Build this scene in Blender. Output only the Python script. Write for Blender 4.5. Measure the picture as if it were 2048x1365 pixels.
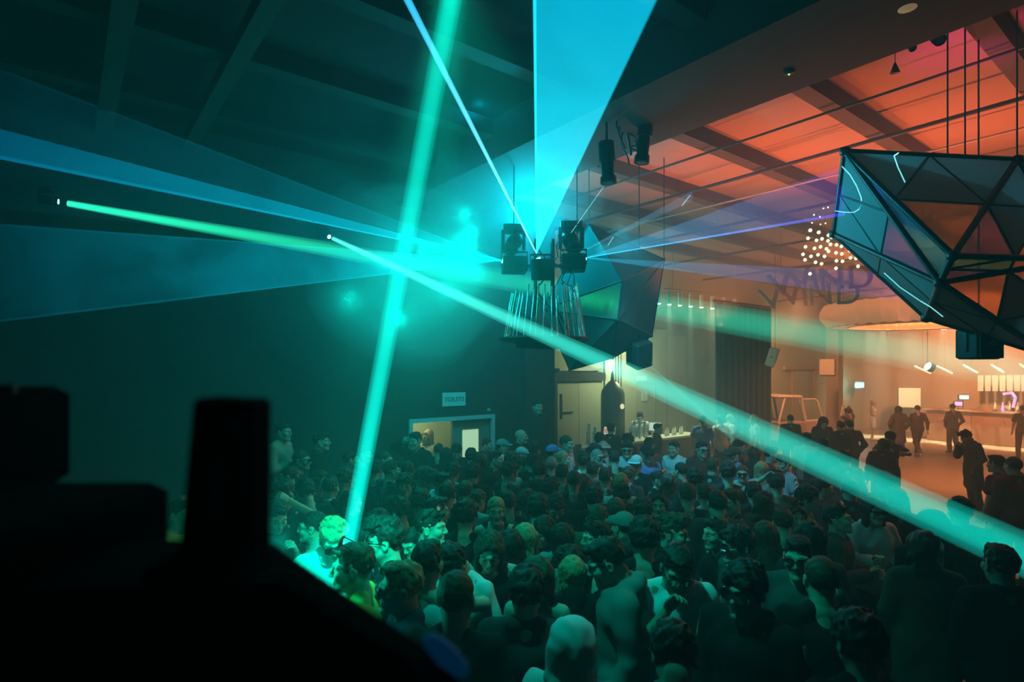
import bpy, bmesh, math, random
import numpy as np
from mathutils import Vector, Matrix, Quaternion

for o in list(bpy.data.objects): bpy.data.objects.remove(o)
S = bpy.context.scene
COL = S.collection
PI = math.pi

# ------------------------------------------------------------------ camera
F = 1150.0            # focal length in pixels of the 2048 px wide frame
HC, YH = 3.05, 735.0  # camera height (m) and horizon row
def P(px, py, d):
    """a point seen at pixel (px, py) and d metres in front of the camera"""
    return Vector(((px - 1024) / F * d, d, HC + (YH - py) / F * d))
cam = bpy.data.cameras.new('camera')
cam.sensor_width = 36; cam.lens = F / 2048 * 36
cam.shift_y = (YH - 682.5) / 2048
cam.clip_start = .02; cam.clip_end = 200
cam.dof.use_dof = True; cam.dof.focus_distance = 7.0; cam.dof.aperture_fstop = 1.8
cam_o = bpy.data.objects.new('camera', cam); COL.objects.link(cam_o)
cam_o.location = (0, 0, HC); cam_o.rotation_euler = (PI / 2, 0, 0)
S.camera = cam_o

# ------------------------------------------------------------------ room frame: s runs along the toilet wall, n goes out through it
TH = math.radians(52.1)
D2 = Vector((math.sin(TH), math.cos(TH), 0)); NN = Vector((-math.cos(TH), math.sin(TH), 0)); O0 = Vector((-1.1, 10.7, 0))
def R(s, n, z=0.0): return O0 + D2 * s + NN * n + Vector((0, 0, z))
RM = Matrix(((D2.x, NN.x, 0, O0.x), (D2.y, NN.y, 0, O0.y), (0, 0, 1, 0), (0, 0, 0, 1)))
CEIL = 6.4

# ------------------------------------------------------------------ world: club haze, view, exposure
w = bpy.data.worlds.new('haze'); S.world = w; w.use_nodes = True
nt = w.node_tree; nt.nodes.clear()
wo = nt.nodes.new('ShaderNodeOutputWorld'); bg = nt.nodes.new('ShaderNodeBackground'); vs = nt.nodes.new('ShaderNodeVolumeScatter')
bg.inputs[0].default_value = (0, 0, 0, 1)
vs.inputs['Density'].default_value = .024; vs.inputs['Anisotropy'].default_value = .25; vs.inputs['Color'].default_value = (.95, .95, .95, 1)
nt.links.new(bg.outputs[0], wo.inputs['Surface']); nt.links.new(vs.outputs[0], wo.inputs['Volume'])
vsx = S.view_settings
vsx.view_transform = 'Standard'; vsx.look = 'None'; vsx.gamma = 1; vsx.use_curve_mapping = False; vsx.exposure = 0.0
S.cycles.use_denoising = True
S.cycles.max_bounces = 4; S.cycles.diffuse_bounces = 1; S.cycles.glossy_bounces = 1; S.cycles.transmission_bounces = 3
S.cycles.use_adaptive_sampling = True; S.cycles.adaptive_threshold = .06; S.cycles.adaptive_min_samples = 16
S.cycles.volume_bounces = 0; S.cycles.transparent_max_bounces = 12
S.cycles.sample_clamp_indirect = 4; S.cycles.sample_clamp_direct = 0
S.cycles.caustics_reflective = False; S.cycles.caustics_refractive = False
S.cycles.use_light_tree = False

# ------------------------------------------------------------------ lights of the hall
def point(name, loc, col, pw, rad=.08):
    l = bpy.data.lights.new(name, 'POINT'); l.energy = pw; l.color = col; l.shadow_soft_size = rad
    o = bpy.data.objects.new(name, l); COL.objects.link(o); o.location = loc; return o
def spot(name, a, b, col, pw, deg, blend=.4, rad=.05):
    l = bpy.data.lights.new(name, 'SPOT'); l.energy = pw; l.color = col; l.spot_size = math.radians(deg); l.spot_blend = blend; l.shadow_soft_size = rad
    o = bpy.data.objects.new(name, l); COL.objects.link(o); o.location = a
    o.rotation_euler = (Vector(b) - Vector(a)).to_track_quat('-Z', 'Y').to_euler(); return o
TEAL = (.0, .80, .52); CYAN = (.0, .60, .80); ORANGE = (1, .36, .12); RED = (1, .16, .05); BARW = (.80, 1.0, .58)
# added teal and cyan fills without fixtures; beam_hit and beam_core follow the steep beam
spot('fill_left', P(950, 450, 7.4), P(680, 1000, 5.4), TEAL, 330, 66, .9, .08)  # unseen spot added for the left crowd and its haze
for px, py, d in ((700, 600, 6.9), (770, 530, 7.8), (800, 640, 7.2), (850, 500, 7.0), (890, 580, 8.0), (950, 540, 7.3), (930, 430, 7.9)): point('smoke_fill', P(px, py, d), (.0, .80, .68), 19, .05)  # fixtureless points standing in for light scattered in the smoke
point('rig_fill', P(1058, 430, 8.9), (.0, .56, .80), 330, .05)  # unseen point added behind the rig to light the haze
for px, py, d in ((1010, 330, 8.2), (960, 210, 7.4), (1040, 180, 7.6), (1120, 330, 8.4), (990, 80, 6.6)): point('rig_fill_high', P(px, py, d), (.0, .52, .82), 60, .05)  # unseen points added to spread the cyan glow upwards
spot('fill_crowd', P(1235, 430, 7.0), P(1350, 930, 8.6), (.04, .62, .85), 650, 66, .8, .08)  # added spot standing in for laser light on the crowd
spot('fill_sculpture', P(1178, 500, 7.9), P(1790, 440, 5.6), (.05, .70, .85), 600, 44, .6, .04)  # added spot standing in for laser light on the panels
spot('beam_hit', P(930, -150, 2.25), P(720, 1120, 4.5), TEAL, 2900, 26, 1.0, .03)
spot('beam_core', P(930, -150, 2.25), P(690, 1145, 4.45), (.2, .9, .65), 1100, 2.6, .6, .02)
point('beam_bounce_fill', P(560, 1085, 3.55), (.0, .85, .62), 26, .05)  # fixtureless point standing in for bounce where the steep beam lands
spot('front_fill', P(860, -140, 3.2), P(1230, 1160, 4.2), (.0, .85, .62), 500, 54, .9, .06)  # unseen teal spot added overhead to brighten the front crowd
# warm side: lamps over the open floor and the far bar, aimed into that end, plus added fills
point('warm_ring', P(1830, 600, 16.0), ORANGE, 620, .4)
spot('warm_right', P(2000, 545, 12.5), P(2050, 900, 17.0), ORANGE, 2900, 120, .9, .3)
for k, (px, py, d) in enumerate(((1440, 655, 9.4), (1600, 660, 9.2), (1810, 655, 9.0), (2080, 600, 7.6))):
    spot('ceiling_fill', P(px, py, d), P(px - 40, py - 700, d - .8), (1, .19, .065), (330, 330, 330, 330)[k], 128, .9, .12)  # unseen warm spots added to redden the ceiling and haze
spot('warm_bar', P(1930, 610, 21.0), P(1960, 830, 25.0), (1, .42, .17), 4200, 130, .9, .3)
spot('warm_corner', P(1590, 600, 19.0), P(1620, 850, 23.5), (1, .48, .22), 1500, 110, .9, .2)
spot('warm_crowd_fill', P(2250, 420, 8.5), P(1640, 960, 7.6), (1, .24, .10), 420, 60, .9, .2)  # unseen spot added to warm the right-hand crowd

# ------------------------------------------------------------------ helpers
def new_mat(name, col, rough=.7, metal=0., em=None, ems=0., bump=0., bscale=40., vary=0., vscale=6., trans=0., spec=.3):
    m = bpy.data.materials.new(name); m.use_nodes = True; m.cycles.emission_sampling = 'NONE'
    t = m.node_tree; b = t.nodes['Principled BSDF']
    b.inputs['Base Color'].default_value = (*col, 1); b.inputs['Roughness'].default_value = rough; b.inputs['Metallic'].default_value = metal
    b.inputs['Specular IOR Level'].default_value = spec
    if trans: b.inputs['Transmission Weight'].default_value = trans
    if em is not None:
        b.inputs['Emission Color'].default_value = (*em, 1); b.inputs['Emission Strength'].default_value = ems
    if bump or vary:
        tc = t.nodes.new('ShaderNodeTexCoord')
    if vary:
        n = t.nodes.new('ShaderNodeTexNoise'); n.inputs['Scale'].default_value = vscale; n.inputs['Detail'].default_value = 3
        mr = t.nodes.new('ShaderNodeMapRange'); mr.inputs[3].default_value = 1 - vary; mr.inputs[4].default_value = 1 + vary
        mx = t.nodes.new('ShaderNodeVectorMath'); mx.operation = 'SCALE'; mx.inputs[0].default_value = col
        t.links.new(tc.outputs['Object'], n.inputs['Vector']); t.links.new(n.outputs['Fac'], mr.inputs[0])
        t.links.new(mr.outputs[0], mx.inputs['Scale']); t.links.new(mx.outputs[0], b.inputs['Base Color'])
    if bump:
        n2 = t.nodes.new('ShaderNodeTexNoise'); n2.inputs['Scale'].default_value = bscale; n2.inputs['Detail'].default_value = 2
        bp = t.nodes.new('ShaderNodeBump'); bp.inputs['Strength'].default_value = bump; bp.inputs['Distance'].default_value = .01
        t.links.new(tc.outputs['Object'], n2.inputs['Vector']); t.links.new(n2.outputs['Fac'], bp.inputs['Height']); t.links.new(bp.outputs[0], b.inputs['Normal'])
    return m
M = {}
def mk(name, *a, **k): M[name] = new_mat(name, *a, **k); return M[name]

class MB:
    """collects simple solids; build() links them as one mesh object"""
    def __init__(s): s.v = []; s.f = []; s.sm = []
    def add(s, vs, fs, smooth=False):
        o = len(s.v); s.v += [tuple(v) for v in vs]; s.f += [tuple(i + o for i in f) for f in fs]; s.sm += [smooth] * len(fs); return s
    def box(s, a, b, mat=None):
        (x0, y0, z0), (x1, y1, z1) = a, b
        vs = [Vector((x, y, z)) for z in (z0, z1) for y in (y0, y1) for x in (x0, x1)]
        if mat is not None: vs = [mat @ v for v in vs]
        return s.add(vs, [(0, 2, 3, 1), (4, 5, 7, 6), (0, 1, 5, 4), (2, 6, 7, 3), (0, 4, 6, 2), (1, 3, 7, 5)])
    def bbox(s, a, b, bev=.01, mat=None):
        """box with chamfered vertical edges and top/bottom rims"""
        (x0, y0, z0), (x1, y1, z1) = a, b; c = bev
        ring = lambda i: [(x0 + i + c, y0 + i), (x1 - i - c, y0 + i), (x1 - i, y0 + i + c), (x1 - i, y1 - i - c), (x1 - i - c, y1 - i), (x0 + i + c, y1 - i), (x0 + i, y1 - i - c), (x0 + i, y0 + i + c)]
        vs = []
        for z, i in ((z0, c), (z0 + c, 0), (z1 - c, 0), (z1, c)): vs += [Vector((x, y, z)) for x, y in ring(i)]
        fs = [tuple(range(7, -1, -1)), tuple(range(24, 32))]
        for r in range(3):
            for i in range(8): j = (i + 1) % 8; fs.append((r * 8 + i, r * 8 + j, r * 8 + 8 + j, r * 8 + 8 + i))
        if mat is not None: vs = [mat @ v for v in vs]
        return s.add(vs, fs)
    def tube(s, a, b, ra, rb=None, n=10, cap=True, closed=False):
        a = Vector(a); b = Vector(b); rb = ra if rb is None else rb
        q = (b - a).to_track_quat('Z', 'Y'); vs = []
        for p, r in ((a, ra), (b, rb)):
            for i in range(n): t = 2 * PI * i / n; vs.append(p + q @ Vector((r * math.cos(t), r * math.sin(t), 0)))
        fs = [(i, (i + 1) % n, n + (i + 1) % n, n + i) for i in range(n)]; cp = [tuple(range(n - 1, -1, -1)), tuple(range(n, 2 * n))]
        if closed: return s.add(vs, fs + cp, True)
        s.add(vs, fs, True)
        if cap: s.add(vs, cp)
        return s
    def path(s, pts, r, n=6):
        for a, b in zip(pts, pts[1:]): s.tube(a, b, r, r, n)
        return s
    def lathe(s, prof, n=20, mat=None):
        vs = []; fs = []
        for r, z in prof:
            for i in range(n): t = 2 * PI * i / n; vs.append(Vector((r * math.cos(t), r * math.sin(t), z)))
        for k in range(len(prof) - 1):
            for i in range(n): j = (i + 1) % n; fs.append((k * n + i, k * n + j, k * n + n + j, k * n + n + i))
        fs.append(tuple(range(n - 1, -1, -1))); m = (len(prof) - 1) * n; fs.append(tuple(range(m, m + n)))
        if mat is not None: vs = [mat @ v for v in vs]
        return s.add(vs, fs, True)
    def prism(s, pts, off):
        """planar outline (3D points) pushed along off"""
        n = len(pts); off = Vector(off); vs = [Vector(p) for p in pts]; vs += [p + off for p in vs]
        return s.add(vs, [tuple(range(n - 1, -1, -1)), tuple(range(n, 2 * n))] + [(i, (i + 1) % n, n + (i + 1) % n, n + i) for i in range(n)])
    def mesh(s, name, mat):
        me = bpy.data.meshes.new(name); me.from_pydata(s.v, [], s.f); me.materials.append(mat)
        me.polygons.foreach_set('use_smooth', s.sm)
        bm = bmesh.new(); bm.from_mesh(me); bmesh.ops.recalc_face_normals(bm, faces=bm.faces); bm.to_mesh(me); bm.free(); me.update(); return me
    def build(s, name, mat, parent=None, origin=None):
        if isinstance(mat, str): mat = M[mat]
        if origin is not None:
            o_ = Vector(origin); s.v = [tuple(Vector(v) - o_) for v in s.v]
        o = bpy.data.objects.new(name, s.mesh(name, mat)); COL.objects.link(o)
        if origin is not None: o.location = origin
        if parent is not None:
            o.parent = parent
            if parent.type == 'EMPTY' or True: o.matrix_parent_inverse = parent.matrix_basis.inverted()
        return o
def tag(o, label=None, cat=None, group=None, kind=None):
    for k, v in (('label', label), ('category', cat), ('group', group), ('kind', kind)):
        if v: o[k] = v
    return o
def thing(name, label, cat, loc, group=None):
    o = bpy.data.objects.new(name, None); COL.objects.link(o); o.location = loc; o.empty_display_size = .1
    return tag(o, label, cat, group)
def struct(name, mb, mat, parent=None):
    o = mb.build(name, mat, parent)
    if parent is None: o['kind'] = 'structure'
    return o
def copy_to(src, parent=None, loc=None):
    c = src.copy(); COL.objects.link(c)
    c.parent = parent
    if loc is not None: c.location = loc
    return c
def text_obj(name, body, size, mat, mtx, parent, depth=.004):
    cu = bpy.data.curves.new(name, 'FONT'); cu.body = body; cu.size = size; cu.align_x = 'CENTER'; cu.align_y = 'CENTER'; cu.extrude = depth
    t = bpy.data.objects.new(name, cu); COL.objects.link(t)
    me = bpy.data.meshes.new_from_object(t); bpy.data.objects.remove(t)
    o = bpy.data.objects.new(name, me); COL.objects.link(o); me.materials.clear(); me.materials.append(M[mat])
    o.matrix_world = mtx
    if parent is not None: o.parent = parent; o.matrix_parent_inverse = parent.matrix_basis.inverted()
    return o

# ------------------------------------------------------------------ materials
mk('wall_dark', (.035, .036, .035), .9, bump=.4, bscale=9, vary=.25, vscale=1.5)
mk('wall_alcove', (.42, .40, .27), .85, vary=.12, vscale=1.2)
mk('wall_board', (.50, .48, .34), .85, vary=.08, vscale=2)
mk('wall_far', (.46, .30, .20), .85, vary=.1, vscale=1)
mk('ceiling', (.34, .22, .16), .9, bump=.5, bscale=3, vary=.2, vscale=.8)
mk('ceiling_dark', (.018, .018, .018), .9, bump=.5, bscale=3, vary=.2, vscale=.8)  # darker copy of the ceiling, shade put into the colour
mk('beam_shaded', (.03, .03, .03), .7)
mk('beam_steel', (.055, .045, .04), .7, bump=.2, bscale=12)
mk('duct', (.035, .028, .026), .8)
mk('conduit_pale', (.42, .34, .26), .6)
mk('conduit_dark', (.04, .03, .028), .6)
mk('floor', (.30, .19, .13), .42, bump=.25, bscale=5, vary=.3, vscale=1.6, spec=.5)
mk('frame_blue', (.42, .55, .56), .5)
mk('door_wood', (.27, .23, .17), .6, vary=.15, vscale=3)
mk('corridor', (.80, .78, .50), .8)
mk('pane_lit', (.8, .82, .6), .4, em=(.75, .95, .50), ems=.55)
mk('sign_white', (.62, .66, .62), .6)
mk('sign_ink', (.10, .16, .14), .6)
mk('black', (.012, .012, .013), .6)
mk('black_metal', (.02, .02, .022), .4, metal=.4)
mk('grey_metal', (.16, .16, .16), .45, metal=.5)
mk('chrome', (.75, .8, .8), .14, metal=1)
mk('copper', (.9, .45, .30), .22, metal=1)
mk('tank', (.12, .12, .10), .4, metal=.3)
mk('counter_top', (.62, .60, .48), .35)
mk('counter_front', (.17, .115, .065), .7, vary=.15, vscale=3)
mk('counter_orange', (.28, .13, .075), .7, vary=.12, vscale=2)
mk('drape', (.075, .07, .05), .95, bump=.4, bscale=6)
mk('brick_pier', (.30, .20, .14), .9)
mk('plastic_cup', (.75, .80, .70), .3, trans=.0)
mk('paper', (.78, .80, .72), .7)
mk('screen_on', (.5, .55, .5), .4, em=(.8, .95, .85), ems=.55)
mk('screen_red', (.6, .2, .1), .4, em=(1, .32, .2), ems=.6)
mk('pendant', (.82, .70, .52), .5)
mk('lens_cool', (.8, .9, .8), .3, em=(.75, 1, .85), ems=6)
mk('shade', (.85, .55, .32), .7, em=(1, .58, .30), ems=.40)
mk('shade_rim', (.75, .45, .28), .6)
mk('bulb_warm', (.9, .8, .6), .4, em=(.85, .95, .62), ems=1.6)
mk('led_tube', (.9, .85, .7), .4, em=(1, .80, .52), ems=1.3)
mk('menu_panel', (.8, .8, .65), .5, em=(.82, .85, .55), ems=.42)
mk('white_panel', (.72, .86, .70), .6, em=(.62, .85, .58), ems=.42)
mk('exit_cyan', (.3, .9, .9), .4, em=(.25, .95, .95), ems=4)
mk('neon_blue', (.3, .8, .9), .4, em=(.45, .9, 1), ems=1.6)
mk('neon_violet', (.6, .3, .9), .4, em=(.75, .5, 1), ems=1.2)
mk('violet_lamp', (.8, .7, 1), .4, em=(.75, .62, 1), ems=5)
mk('letter_red', (.42, .13, .14), .6)
mk('letter_pale', (.55, .40, .27), .6)
mk('van_body', (.40, .22, .17), .45)
mk('van_trim', (.62, .42, .30), .4)
mk('speaker', (.035, .032, .032), .75, bump=.3, bscale=120)
mk('speaker_pale', (.55, .56, .48), .6)
mk('fabric_panel', (.20, .235, .25), .75, vary=.12, vscale=3)
mk('fabric_lit_cyan', (.16, .32, .36), .6, vary=.1, vscale=3)  # cyan light on these panels is put into the colour
mk('fabric_dim', (.17, .185, .18), .8, vary=.1, vscale=3)
mk('strut', (.03, .032, .038), .45, metal=.5)
mk('strut_red', (.22, .07, .045), .4, metal=.4)
def translucent(m, fac, col):
    t = m.node_tree; b = t.nodes['Principled BSDF']; o_ = t.nodes['Material Output']; tr = t.nodes.new('ShaderNodeBsdfTranslucent'); tr.inputs[0].default_value = (*col, 1); mx = t.nodes.new('ShaderNodeMixShader'); mx.inputs[0].default_value = fac
    t.links.new(b.outputs[0], mx.inputs[1]); t.links.new(tr.outputs[0], mx.inputs[2]); t.links.new(mx.outputs[0], o_.inputs['Surface'])
for k_, c_ in (('fabric_panel', (.45, .52, .55)), ('fabric_lit_cyan', (.4, .65, .7)), ('fabric_dim', (.35, .36, .35)), ('shade', (.9, .6, .35))): translucent(M[k_], .55, c_)
# iridescent film panes
def film(name, tint, thick):
    m = bpy.data.materials.new(name); m.use_nodes = True; b = m.node_tree.nodes['Principled BSDF']
    b.inputs['Base Color'].default_value = (*tint, 1); b.inputs['Roughness'].default_value = .12; b.inputs['Transmission Weight'].default_value = .75
    b.inputs['IOR'].default_value = 1.12; b.inputs['Thin Film Thickness'].default_value = thick; b.inputs['Thin Film IOR'].default_value = 1.7
    M[name] = m
film('film_amber', (.75, .50, .30), 420); film('film_green', (.35, .75, .55), 520); film('film_violet', (.40, .25, .65), 620); film('film_cyan', (.15, .65, .75), 350)

# ------------------------------------------------------------------ room shell
def rbox(mb, s0, s1, n0, n1, z0, z1): return mb.box((s0, n0, z0), (s1, n1, z1), RM)
fl = struct('floor', rbox(MB(), -22, 26.2, -24, 4, -.2, 0), 'floor')
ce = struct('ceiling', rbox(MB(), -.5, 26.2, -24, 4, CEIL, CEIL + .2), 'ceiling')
ced = struct('ceiling_shaded', rbox(MB(), -22, -.5, -24, 4, CEIL, CEIL + .2), 'ceiling_dark')  # colour darkened to stand in for the unlit bays
# toilet wall with the double-door opening
W0, W1, DH = -.86, .86, 2.06
out = [(-22, 0), (W0, 0), (W0, DH), (W1, DH), (W1, 0), (2.35, 0), (2.35, CEIL), (-22, CEIL)]
wl = struct('wall_left', MB().prism([R(a, 0, b) for a, b in out], NN * .25), 'wall_dark')
struct('trim_1', rbox(MB(), 1.62, 2.42, -.14, .0, 0, CEIL), 'wall_dark')             # pilaster at the end of the toilet wall
struct('wall_return', rbox(MB(), 2.2, 2.4, .25, 2.8, 0, CEIL), 'wall_dark')
wb = struct('wall_back', rbox(MB(), 2.2, 26, 2.8, 3.0, 0, CEIL), 'wall_alcove')
wr = struct('wall_right', rbox(MB(), 25.8, 26, -24, 3.0, 0, CEIL), 'wall_far')
# corridor behind the doors
cor = struct('wall_corridor', rbox(rbox(rbox(rbox(MB(), -1.6, 1.6, 1.75, 1.85, 0, 2.5), -1.7, -1.6, .25, 1.85, 0, 2.5), 1.6, 1.7, .25, 1.85, 0, 2.5), -1.7, 1.7, .25, 1.85, 2.5, 2.6), 'corridor')
point('corridor_lamp', R(-.35, 1.0, 2.35), (.86, 1.0, .52), 26, .12)
# door frame and leaf
d1 = thing('door_1', 'pale blue door frame with one wooden leaf open to the bright toilets corridor', 'door', R(0, 0, 0)); d1['kind'] = 'structure'
del d1['category']
fr = MB(); rbox(fr, W0 - .07, W0, -.06, .26, 0, DH + .07); rbox(fr, W1, W1 + .07, -.06, .26, 0, DH + .07); rbox(fr, W0, W1, -.06, .26, DH, DH + .07)
fr.build('door_frame', 'frame_blue', d1)
lf = [(.02, 0), (W1, 0), (W1, DH), (.02, DH)]
leaf = MB(); wx0, wx1, wz0, wz1 = .24, .62, 1.32, 1.86
rbox(leaf, .02, wx0, .05, .10, 0, DH); rbox(leaf, wx1, W1, .05, .10, 0, DH); rbox(leaf, wx0, wx1, .05, .10, 0, wz0); rbox(leaf, wx0, wx1, .05, .10, wz1, DH)
lfo = leaf.build('door_leaf', 'door_wood', d1)
rbox(MB(), wx0, wx1, .065, .085, wz0, wz1).build('vision_pane', 'pane_lit', lfo)
rbox(MB(), .05, .09, -.01, .05, .95, 1.15).build('push_plate', 'grey_metal', lfo)
leaf2 = MB().box((0, 0, 0), (.045, .80, DH), Matrix.Translation(R(W0 + .02, .27)) @ RM.to_3x3().to_4x4())
leaf2.build('door_leaf', 'door_wood', d1)
# TOILETS sign
sg = thing('sign', 'pale TOILETS sign board on the wall above the lit doorway', 'sign', R(.02, -.02, 2.42))
rbox(MB(), -.24, .26, -.03, -.002, 2.33, 2.58).build('board', 'sign_white', sg)
tm = Matrix.Translation(R(.01, -.035, 2.455)) @ RM.to_3x3().to_4x4() @ Matrix.Rotation(PI / 2, 4, 'X')
text_obj('lettering', 'TOILETS', .115, 'sign_ink', tm, sg)
tag(rbox(MB(), .78, .82, -.05, -.0, 2.20, 2.25).build('wall_sensor', 'sign_white'), 'tiny white wall sensor above the toilet door frame corner', 'sensor')

# ceiling steelwork: rafters along the toilet wall direction, one deep duct and conduits across
for n in (.5, -1.15, -2.75, -4.35, -6.0, -7.6, -9.2, -10.8, -12.4):
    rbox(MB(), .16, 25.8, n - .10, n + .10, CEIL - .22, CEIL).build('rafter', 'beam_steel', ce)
    rbox(MB(), -16, -1.14, n - .10, n + .10, CEIL - .22, CEIL).build('rafter', 'beam_shaded', ced)  # rafter colour darkened along with the unlit bays
rbox(MB(), -1.14, .16, -14, -.02, 5.86, CEIL).build('box_beam', 'duct', ce)
rbox(MB(), -4.43, -4.27, -12, -.02, CEIL - .34, CEIL - .18).build('purlin', 'beam_steel', ced)
rbox(MB(), -5.40, -5.22, -12, -.02, CEIL - .34, CEIL - .18).build('purlin', 'beam_steel', ced)
rbox(MB(), -9.4, -9.2, -12, -.02, CEIL - .34, CEIL - .18).build('purlin', 'beam_steel', ced)
for s, mt, r in ((2.92, 'conduit_dark', .028), (4.0, 'conduit_pale', .016), (1.55, 'conduit_dark', .016), (5.6, 'conduit_dark', .03), (8.5, 'conduit_dark', .03), (12, 'conduit_dark', .03)):
    MB().tube(R(s, -14, CEIL - .28), R(s, 2.7, CEIL - .28), r, n=6).build('conduit', mt, ce)
# the left side bays have pale pipes coming down the wall
MB().tube(R(-7.15, -.06, 3.1), R(-7.15, -.06, CEIL), .04, n=8).build('wall_pipe', 'conduit_dark', wl)

# ------------------------------------------------------------------ laser rig hanging in the middle of the hall
def cbox(mb, c, size, yaw=0., pitch=0., bev=.012):
    """chamfered box centred on c, turned about z then tilted"""
    m = Matrix.Translation(c) @ Matrix.Rotation(yaw, 4, 'Z') @ Matrix.Rotation(pitch, 4, 'X')
    sx, sy, sz = size[0] / 2, size[1] / 2, size[2] / 2
    return mb.bbox((-sx, -sy, -sz), (sx, sy, sz), bev, m)
RC = P(1088, 525, 8.0)
mast = thing('lighting_mast', 'black hanging mast with bracket arms carrying the laser projectors', 'truss', RC)
mb = MB()
for dx, dy in ((-.12, -.12), (.12, -.12), (.12, .12), (-.12, .12)): mb.tube(RC + Vector((dx, dy, -.75)), RC + Vector((dx, dy, .30)), .02, n=8)
mb.build('chord', 'black_metal', mast)
for dx in (-.42, .46): MB().tube(RC + Vector((dx, 0, -.06)), Vector((RC.x + dx, RC.y, CEIL)), .008, n=5).build('hanging_wire', 'black', mast)
mb = MB()
for k in range(3):
    z0 = RC.z - .7 + k * .3; sg_ = 1 if k % 2 else -1
    mb.tube(RC + Vector((-.12 * sg_, -.12, z0 - RC.z)), RC + Vector((.12 * sg_, -.12, z0 - RC.z + .3)), .01, n=6)
    mb.tube(RC + Vector((-.12, -.12 * sg_, z0 - RC.z)), RC + Vector((-.12, .12 * sg_, z0 - RC.z + .3)), .01, n=6)
mb.build('lacing', 'black_metal', mast)
MB().tube(RC + Vector((-.5, -.05, -.06)), RC + Vector((.52, -.05, -.06)), .025, n=8).build('bracket_arm', 'black_metal', mast)
for k in range(5):
    a = random.Random(k); pts = [RC + Vector((.18 + .05 * k, -.15, .35 - .08 * k))]
    for j in range(7): pts.append(pts[-1] + Vector((a.uniform(-.06, .07), a.uniform(-.02, .02), a.uniform(-.14, .02))))
    MB().path(pts, .007, 5).build('cable', 'black', mast)
def laser(c, size, yaw, label, aim):
    t = thing('laser_projector', label, 'laser projector', c, 'laser projectors on the mast')
    hs = cbox(MB(), c, size, yaw).build('housing', 'black_metal', t)
    d = (aim - c).normalized(); q = c + d * max(size) * .52
    MB().tube(q - d * .02, q + d * .012, .03, .03, 12).build('aperture', 'lens_cyan', hs)
    b = MB()
    m = Matrix.Translation(c) @ Matrix.Rotation(yaw, 4, 'Z')
    for sx in (-1, 1): b.box((sx * (size[0] / 2 + .012) - .006, -.03, -.02), (sx * (size[0] / 2 + .012) + .006, .03, size[2] / 2 + .08), m)
    b.box((-size[0] / 2 - .018, -.03, size[2] / 2 + .07), (size[0] / 2 + .018, .03, size[2] / 2 + .085), m)
    b.build('yoke', 'black_metal', t)
    f = MB()
    for k in range(5): f.box((-size[0] * .4, -size[1] / 2 - .006, -size[2] * .4 + k * size[2] * .07), (size[0] * .4, -size[1] / 2, -size[2] * .4 + k * size[2] * .07 + .008), m)
    f.build('cooling_fins', 'black', hs)
mk('lens_cyan', (.3, .8, .9), .3, em=(.35, .95, 1), ems=5)
LA_L, LA_C, LA_R = P(1001, 521, 7.95), P(1073, 507, 7.72), P(1171, 516, 7.95)
laser(P(1029, 531, 8.0), (.34, .34, .21), .1, 'black laser projector on the left of the mast, firing blue fans left', LA_L)
laser(P(1084, 540, 7.75), (.29, .30, .25), -.05, 'black laser projector at the front of the mast, firing the cyan sheet upwards', LA_C)
laser(P(1147, 527, 8.0), (.33, .34, .22), -.08, 'black laser projector on the right of the mast, firing fans right', LA_R)
def moving_head(c, h, aim, label, grp, sc=1.0):
    t = thing('moving_head_light', label, 'stage light', c, grp)
    up = Vector((0, 0, 1))
    cbox(MB(), c + up * .22 * sc, (.30 * sc, .22 * sc, .12 * sc)).build('base', 'black_metal', t)
    for sx in (-1, 1): cbox(MB(), c + Vector((sx * .155 * sc, 0, .05 * sc)), (.05 * sc, .14 * sc, .30 * sc)).build('yoke_arm', 'black_metal', t)
    d = (aim - c).normalized()
    q = d.to_track_quat('Z', 'Y').to_matrix().to_4x4(); q.translation = c
    MB().lathe([(.06 * sc, -.17 * sc), (.105 * sc, -.14 * sc), (.115 * sc, .0), (.095 * sc, .10 * sc), (.11 * sc, .17 * sc), (.11 * sc, .20 * sc), (.085 * sc, .20 * sc)], 16, q).build('head', 'black_metal', t); hd_ = [c_ for c_ in t.children if c_.name.startswith('head')][0] if t.children else t
    MB().lathe([(.083 * sc, .185 * sc), (.08 * sc, .195 * sc), (.03 * sc, .205 * sc)], 14, q).build('lens', h, hd_)
    return t
moving_head(P(1027, 488, 8.15), 'black', P(900, 700, 6), 'black moving head light above the left laser projector', 'unlit moving heads on the mast', .95)
moving_head(P(1142, 484, 8.15), 'black', P(1300, 800, 6), 'black moving head light above the right laser projector with looped cables', 'unlit moving heads on the mast', 1.0)
# tube chandelier under the rig
TC = P(1089, 625, 8.1)
tb = thing('tube_chandelier', 'crown of slanted mirrored tubes on a dark ring below the laser mast', 'chandelier', TC)
rr = random.Random(4); N_T = 38
for i in range(N_T):
    a = 2 * PI * i / N_T + rr.uniform(-.04, .04); r0, r1 = .57, .46 + rr.uniform(-.015, .015)
    p0 = TC + Vector((r0 * math.cos(a), r0 * math.sin(a), -.36)); p1 = TC + Vector((r1 * math.cos(a + .05), r1 * math.sin(a + .05), .34 + rr.uniform(-.06, .03) + .05 * math.cos(a)))
    MB().tube(p0, p1, .0105, n=8).build('tube', 'copper' if i % 5 == 2 else 'chrome', tb)
rb = MB(); n = 40
prof = [(.50, -.36), (.64, -.36), (.66, -.38), (.60, -.42), (.50, -.42)]
mt = Matrix.Translation(TC); rb.lathe([(r, z) for r, z in prof], 36, mt); rb.build('ring_base', 'black_metal', tb)
MB().lathe([(.05, -.42), (.42, -.43), (.40, -.50), (.1, -.52)], 24, mt).build('under_tray', 'black', tb)
up = MB()
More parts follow.
